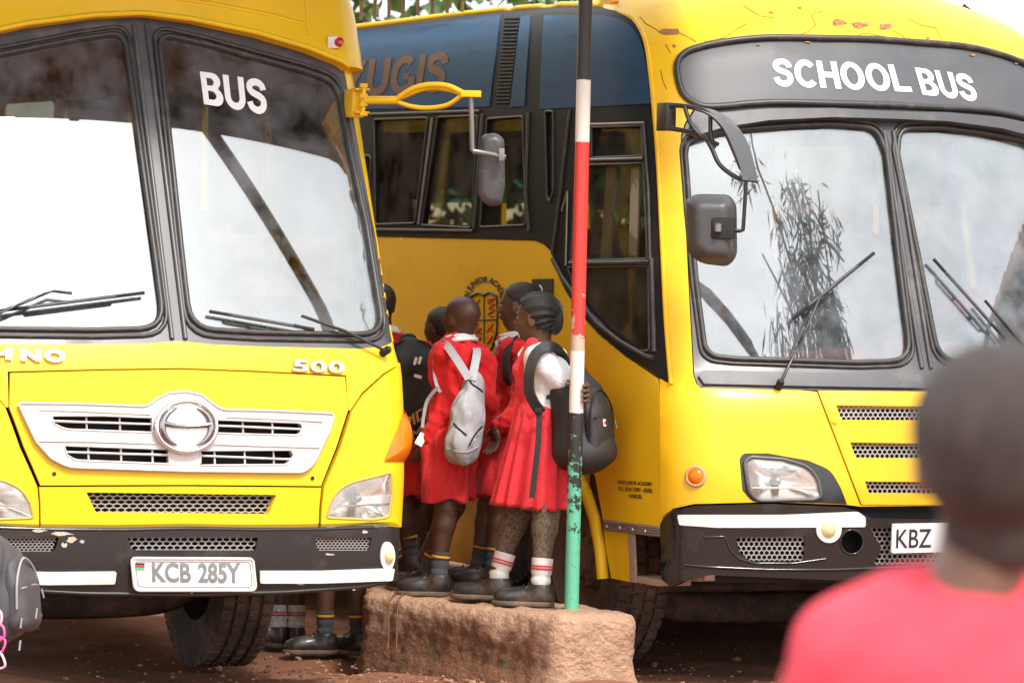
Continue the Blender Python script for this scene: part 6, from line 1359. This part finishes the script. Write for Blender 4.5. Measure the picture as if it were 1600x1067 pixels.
# ---- out-of-focus person in front ------------------------------------------------------------
def front_person():
    d = 5.1; q = px_(d); f = FWD(.22, .97); T = thing('person', 'person in a faded red T-shirt with short dark hair, out of focus in front', 'person', (float(q(1500, 1000)[0]), d, 0))
    H = .232; hc = q(1562, 716); neck = q(1497, 928, .0); chest = q(1500, 1130, .02); waist = q(1490, 1380); hip = q(1490, 1560)
    HP, W, A = head_prims(hc, f, H); HP.append(('c', W(0, -.12, -.26), neck-UP*.05, .047, .056, .04))
    fA, sA, AA = torso_axes((.35, .94)); sl, sr = q(1322, 1048, .0), q(1710, 1045, .03)
    bp = [('e', chest, AA, (.15, .10, .16)), ('e', waist, AA, (.13, .10, .2)), ('e', hip, AA, (.15, .12, .14)), ('c', chest+UP*.1, neck-UP*.03, .07, .055), ('c', sl, sr, .045, .045)]
    bp += arm_prims(sl, q(1255, 1380), q(1290, 1660, .06), (.052, .042, .03))+arm_prims(sr, q(1750, 1380), q(1720, 1660, .06), (.052, .042, .03))
    for sg in (-1, 1):
        h_ = q(1490+sg*100, 1600); k_ = np.array([h_[0], h_[1], .48]); a_ = np.array([h_[0], h_[1], .09]); bp += leg_prims(h_, k_, a_, (.085, .06, .055, .036))
    hs = [sd_mesh(hand_prims(q(1290, 1660, .06), (0, .1, -1), (.5, 0, 0), (0, 1, 0), .16, .4), .003, .007, name='x'), sd_mesh(hand_prims(q(1720, 1660, .06), (0, .1, -1), (-.5, 0, 0), (0, 1, 0), .16, .4), .003, .007, name='x')]
    obj('body', merge([sd_mesh(HP, .0042, .013, name='x'), sd_mesh(bp, .01, .03, name='x')]+hs, 'body'), SKIN3, T); eyes(T, W, A, H)
    hair_cap(T, hc, f, H, mat('short_hair', (.044, .030, .025), .7, bump=.8, bscale=110, var=.5, vscale=26, stretch=(3, 3, .6)), .009, -.50, rough=.05, nape=.22)
    sh = [('e', chest, AA, (.178, .118, .17)), ('e', waist+UP*.06, AA, (.165, .125, .24)), ('c', sl+UP*.004, sr+UP*.004, .058, .058), ('c', neck-UP*.075, neck-UP*.05, .085, .075), ('c', sl, q(1268, 1215), .066, .075, .03), ('c', sr, q(1765, 1215), .066, .075, .03)]
    obj('t_shirt', sd_mesh(sh, .008, .05, folds2(201, .012, 20, .004, 55, .6), name='t_shirt'), PINKR, T)
    c = neck-UP*.048; pts = [c+.070*(math.cos(a)*sA*1.05+math.sin(a)*fA*.95)+UP*.012*-math.sin(a) for a in np.linspace(0, 6.283, 30)[:-1]]; tube('neck_band', pts, .009, PINKR, T, True)
    obj('trousers', sd_mesh([('e', hip, AA, (.165, .135, .15))]+[('c', q(1490+sg*100, 1600), np.array([q(1490+sg*100, 1600)[0], d, .12]), .095, .075, .03) for sg in (-1, 1)], .011, .03, folds(203, .006, 16, .4), name='trousers'), mat('navy_cotton', (.03, .035, .06), .9, var=.1), T)
    for sg in (-1, 1): shoe(T, (q(1490+sg*100, 1600)[0], d), (.3, .95), .0, .25, .045)
front_person()
# ================================================================== things left on the dashboard of the second bus
def dash_things():
    S = S2
    def lump(name, label, cat, m, items, seed, amp=.010):
        P = [('e', at(x, y, dd), I3, r) for x, y, dd, r in items]; tag(obj(name, sd_mesh(P, .007, .03, folds(seed, amp, 34, 1.0), name=name), m), label, cat)
    lump('red_bag', 'crumpled bright red bag on the dashboard behind the right wiper', 'bag', REDS, [(1528, 472, 20.75, (.07, .08, .06)), (1500, 482, 20.75, (.07, .08, .05)), (1550, 486, 20.75, (.04, .06, .06)), (1480, 490, 20.8, (.07, .08, .035))], 301)
    lump('grey_jacket', 'crumpled blue-grey jacket heaped on the dashboard under the red bag', 'jacket', mat('grey_cotton', (.20, .20, .25), .9, var=.15, vscale=12, bump=.5, bscale=50), [(1530, 530, 20.60, (.12, .09, .07)), (1590, 505, 20.65, (.12, .1, .09)), (1640, 515, 20.7, (.12, .1, .09)), (1490, 545, 20.55, (.07, .07, .04))], 302, .014)
    lump('red_cloth', 'folded red cloth along the dashboard behind the left wiper', 'cloth', REDS, [(1250, 560, 20.30, (.10, .07, .03)), (1310, 558, 20.33, (.10, .07, .035)), (1370, 556, 20.38, (.09, .07, .04)), (1400, 545, 20.4, (.05, .06, .05))], 303)
    lump('dark_bag', 'dark blue bag with a red edge on the dashboard behind the black mirror', 'bag', mat('navy_nylon', (.025, .035, .05), .6, var=.2), [(1150, 510, 20.20, (.10, .09, .11)), (1190, 520, 20.22, (.10, .09, .09)), (1160, 470, 20.3, (.07, .08, .05))], 304)
    lump('red_trim', 'curved red edging on top of the dark blue bag', 'trim', REDS, [(1128, 492, 20.14, (.016, .03, .05)), (1140, 478, 20.14, (.035, .03, .018))], 305, .003)
    lump('pink_purse', 'small red purse with white cord at the foot of the right windscreen', 'purse', mat('purse_red', (.5, .09, .09), .7), [(1490, 548, 20.42, (.05, .03, .035)), (1474, 550, 20.42, (.03, .03, .025))], 306, .003)
dash_things()

# ================================================================== trees
LEAF = {k: mat('leaf_'+k, c, .5, spec=.35, var=.35, vscale=3) for k, c in (('deep', (.045, .085, .020)), ('mid', (.075, .13, .030)), ('grey', (.060, .085, .050)))}
BARK = mat('bark', (.13, .09, .065), .9, var=.3, vscale=9, bump=.6, bscale=30)
def tree(name, label, base, h, crown_c, crown_r, nleaf, lm, seed, leaf=(.10, .035), droop=.0, group=None, limbs=9, thin=1.0):
    r = np.random.default_rng(seed); base = np.array(base, float); T = thing(name, label, 'tree', tuple(base), group); cc = np.array(crown_c, float); cr = np.array(crown_r, float)
    trunk = smooth_path([base, base+[.05, .03, h*.35], base*[.6, .6, 0]+cc*[.4, .4, 0]+[0, 0, base[2]+h*.6], cc+[0, 0, cr[2]*.3]], 6)
    ms = [tube_me(trunk, np.linspace(.028*h*thin, .008*h*thin**2, len(trunk)), n=10)]; tips = []
    for i in range(limbs):
        p0 = trunk[int(len(trunk)*r.uniform(.45, .95))]; e = cc+cr*nrm(r.normal(0, 1, 3))*r.uniform(.55, .95); mid = (p0+e)/2+[0, 0, .12*h*r.uniform(0, 1)]
        pts = smooth_path([p0, mid, e], 5); ms.append(tube_me(pts, np.linspace(.009*h*thin, .003*h*thin, len(pts)), n=6)); tips += list(pts[5:])
    obj('trunk', merge(ms, 'trunk'), BARK, T); tips = np.array(tips)
    # leaf clumps hang round the limbs, each leaf a bent blade
    ncl = max(24, nleaf//60); cl = tips[r.integers(0, len(tips), ncl)]+r.normal(0, 1, (ncl, 3))*cr*.20
    c = cl[r.integers(0, ncl, nleaf)]+r.normal(0, 1, (nleaf, 3))*cr*.11
    d = r.normal(0, 1, (nleaf, 3)); d[:, 2] = d[:, 2]*(1-droop)-1.6*droop; d /= np.linalg.norm(d, axis=1)[:, None]; n_ = np.cross(d, r.normal(0, 1, (nleaf, 3))); n_ /= np.linalg.norm(n_, axis=1)[:, None]; b = np.cross(d, n_)
    L_ = leaf[0]*r.uniform(.6, 1.3, (nleaf, 1)); w = leaf[1]*r.uniform(.7, 1.2, (nleaf, 1))
    V = np.stack([c, c+d*L_*.5+b*w+n_*L_*.06, c+d*L_, c+d*L_*.5-b*w+n_*L_*.06], 1).reshape(-1, 3); Q = np.arange(4*nleaf).reshape(-1, 4)
    me = bpy.data.meshes.new('crown'); me.vertices.add(len(V)); me.vertices.foreach_set('co', V.astype(np.float32).ravel()); me.loops.add(Q.size); me.loops.foreach_set('vertex_index', Q.ravel().astype(np.int32)); me.polygons.add(len(Q)); me.polygons.foreach_set('loop_start', np.arange(0, Q.size, 4, dtype=np.int32)); me.update(calc_edges=True)
    obj('crown', me, lm, T); return T
tree('shade_tree', 'tall leafy tree standing behind the roof rack', (-2.6, 33, 0), 8, (-2.2, 33, 5.2), (2.6, 2.2, 2.6), 9000, LEAF['mid'], 5, (.20, .06))
tree('bushy_tree', 'bushy green tree behind the second bus windows', (.6, 40, 0), 4.5, (.4, 40, 2.2), (3.0, 2.0, 1.3), 6000, LEAF['deep'], 6, (.18, .06))
tree('drooping_tree', 'grey-green tree with long drooping leaves, mirrored in the second windscreen', (5.6, 15.6, 0), 5.5, (2.98, 18.25, 3.95), (.78, .66, .66), 1900, LEAF['grey'], 7, (.16, .010), .8, None, 12, .5)
# thin mast behind the second bus
tag(tube('mast', [(2.24, 28.5, 0), (2.24, 28.5, 3.4), (2.24, 28.5, 6.5)], .030, STEEL, n=10), 'thin grey mast standing behind the second bus roof', 'mast')
# low earth bank with dry grass behind the second bus
def bank():
    xs, ys = np.arange(-9, 12, .35), np.arange(27, 34, .35); X, Y = np.meshgrid(xs, ys); r = np.random.default_rng(2)
    Z = .75*np.exp(-((Y-30.5)/1.5)**2)*(1+.2*np.sin(X*1.3)+.12*np.sin(X*3.1+1))-.03; nx = len(xs)
    o = obj('earth_bank', mkmesh('earth_bank', np.stack([X.ravel(), Y.ravel(), Z.ravel()], 1), [(j*nx+i, j*nx+i+1, (j+1)*nx+i+1, (j+1)*nx+i) for j in range(len(ys)-1) for i in range(nx-1)]), mat('bank_earth', (.20, .10, .055), .95, var=.3, vscale=4, bump=.8, bscale=20)); o['kind'] = 'structure'
    n = 5000; c = np.stack([r.uniform(-8.5, 11.5, n), r.normal(30.0, 1.0, n)], 1); z = .75*np.exp(-((c[:, 1]-30.5)/1.5)**2)*(1+.2*np.sin(c[:, 0]*1.3)+.12*np.sin(c[:, 0]*3.1+1))-.05
    b = np.column_stack([c, z]); t = b+np.column_stack([r.normal(0, .10, (n, 2)), r.uniform(.12, .38, n)]); w = np.column_stack([r.normal(0, .012, (n, 2)), np.zeros(n)])
    V = np.stack([b-w, b+w, t], 1).reshape(-1, 3); o = obj('dry_grass', mkmesh('dry_grass', V, [(3*i, 3*i+1, 3*i+2) for i in range(n)], False), mat('dry_grass', (.28, .20, .08), .9, var=.4, vscale=6)); tag(o, 'dry tufts of grass on the earth bank behind the buses', 'grass'); o['kind'] = 'stuff'
bank()

# ================================================================== unseen third bus, added to shade the ground under the second one
def added_shade_bus():
    piv = WMAT[BUS1.name].to_translation(); skip = {'number_plate', 'badge_letter', 'bus_lettering'}
    tgt = Vector((*(S2.P0+S2.l*2.12+S2.f*.35), 0)); d0 = Vector((*S1.P0, 0))
    M = Matrix.Translation(tgt) @ Matrix.Rotation(A2-A1, 4, 'Z') @ Matrix.Scale(.8, 4) @ Matrix.Translation(-d0)
    T = BUS1.copy(); COL.objects.link(T); T.matrix_world = M @ WMAT[BUS1.name]; T['label'] = 'added unseen third yellow bus shading the ground by the SCHOOL BUS one'
    def cp(o, par):
        c = o.copy(); COL.objects.link(c); c.parent = par
        if o.name.startswith('side_window'): c.material_slots[0].link = 'OBJECT'; c.material_slots[0].material = BLKG  # opaque black panes keep the sun from passing through the added bus
        c.matrix_parent_inverse = o.matrix_parent_inverse
        for ch in o.children: cp(ch, c)
    for o in list(BUS1.children):
        if o.name.split('.')[0] not in skip: cp(o, T)
added_shade_bus()

# ================================================================== house at the edge of the yard, mirrored in the right-hand windscreen
def house():
    T = thing('yard_house', 'plain mud-brick house with iron roof at the edge of the yard', 'house', (8.2, 22.5, 0))
    wl_ = mat('mud_wall', (.30, .19, .12), .9, var=.2, vscale=2, bump=.5, bscale=12, dirt=(.18, .10, .06), dirt_amt=.4); rf = mat('iron_roof', (.20, .13, .10), .7, var=.3, vscale=2)
    box('wall', (6.2, 23.2, 1.9), (.2, 8.0, 3.8), wl_, T); box('wall', (10.2, 23.2, 1.9), (.2, 8.0, 3.8), wl_, T); box('wall', (8.2, 19.3, 1.9), (3.8, .2, 3.8), wl_, T); box('wall', (8.2, 27.1, 1.9), (3.8, .2, 3.8), wl_, T)
    for y in (20.6, 23.0, 25.4):
        w = box('window', (6.08, y, 1.7), (.06, 1.0, 1.1), INTD, T); box('window_frame', (6.04, y, 2.28), (.06, 1.1, .07), WHT, w); box('window_frame', (6.04, y, 1.12), (.06, 1.1, .07), WHT, w); box('window_bar', (6.03, y, 1.7), (.04, .05, 1.1), WHT, w)
    for sg in (-1, 1):
        ys = np.arange(18.8, 27.7, .06); V = [(8.2+sg*u, y, 5.3-.62*u+.02*math.sin(y*42)) for y in ys for u in (0, 1.2, 2.45)]
        o = obj('roof_sheet', mkmesh('roof_sheet', V, [(j*3+i, j*3+i+1, (j+1)*3+i+1, (j+1)*3+i) for j in range(len(ys)-1) for i in range(2)]), rf, T); md = o.modifiers.new('s', 'SOLIDIFY'); md.thickness = .01
    V = [(6.25, 19.32, 3.75), (10.15, 19.32, 3.75), (8.2, 19.32, 5.2), (6.25, 19.22, 3.75), (10.15, 19.22, 3.75), (8.2, 19.22, 5.2)]
    obj('gable', mkmesh('gable', V, [(0, 2, 1), (3, 4, 5), (0, 1, 4, 3), (1, 2, 5, 4), (2, 0, 3, 5)], False), wl_, T)
house()
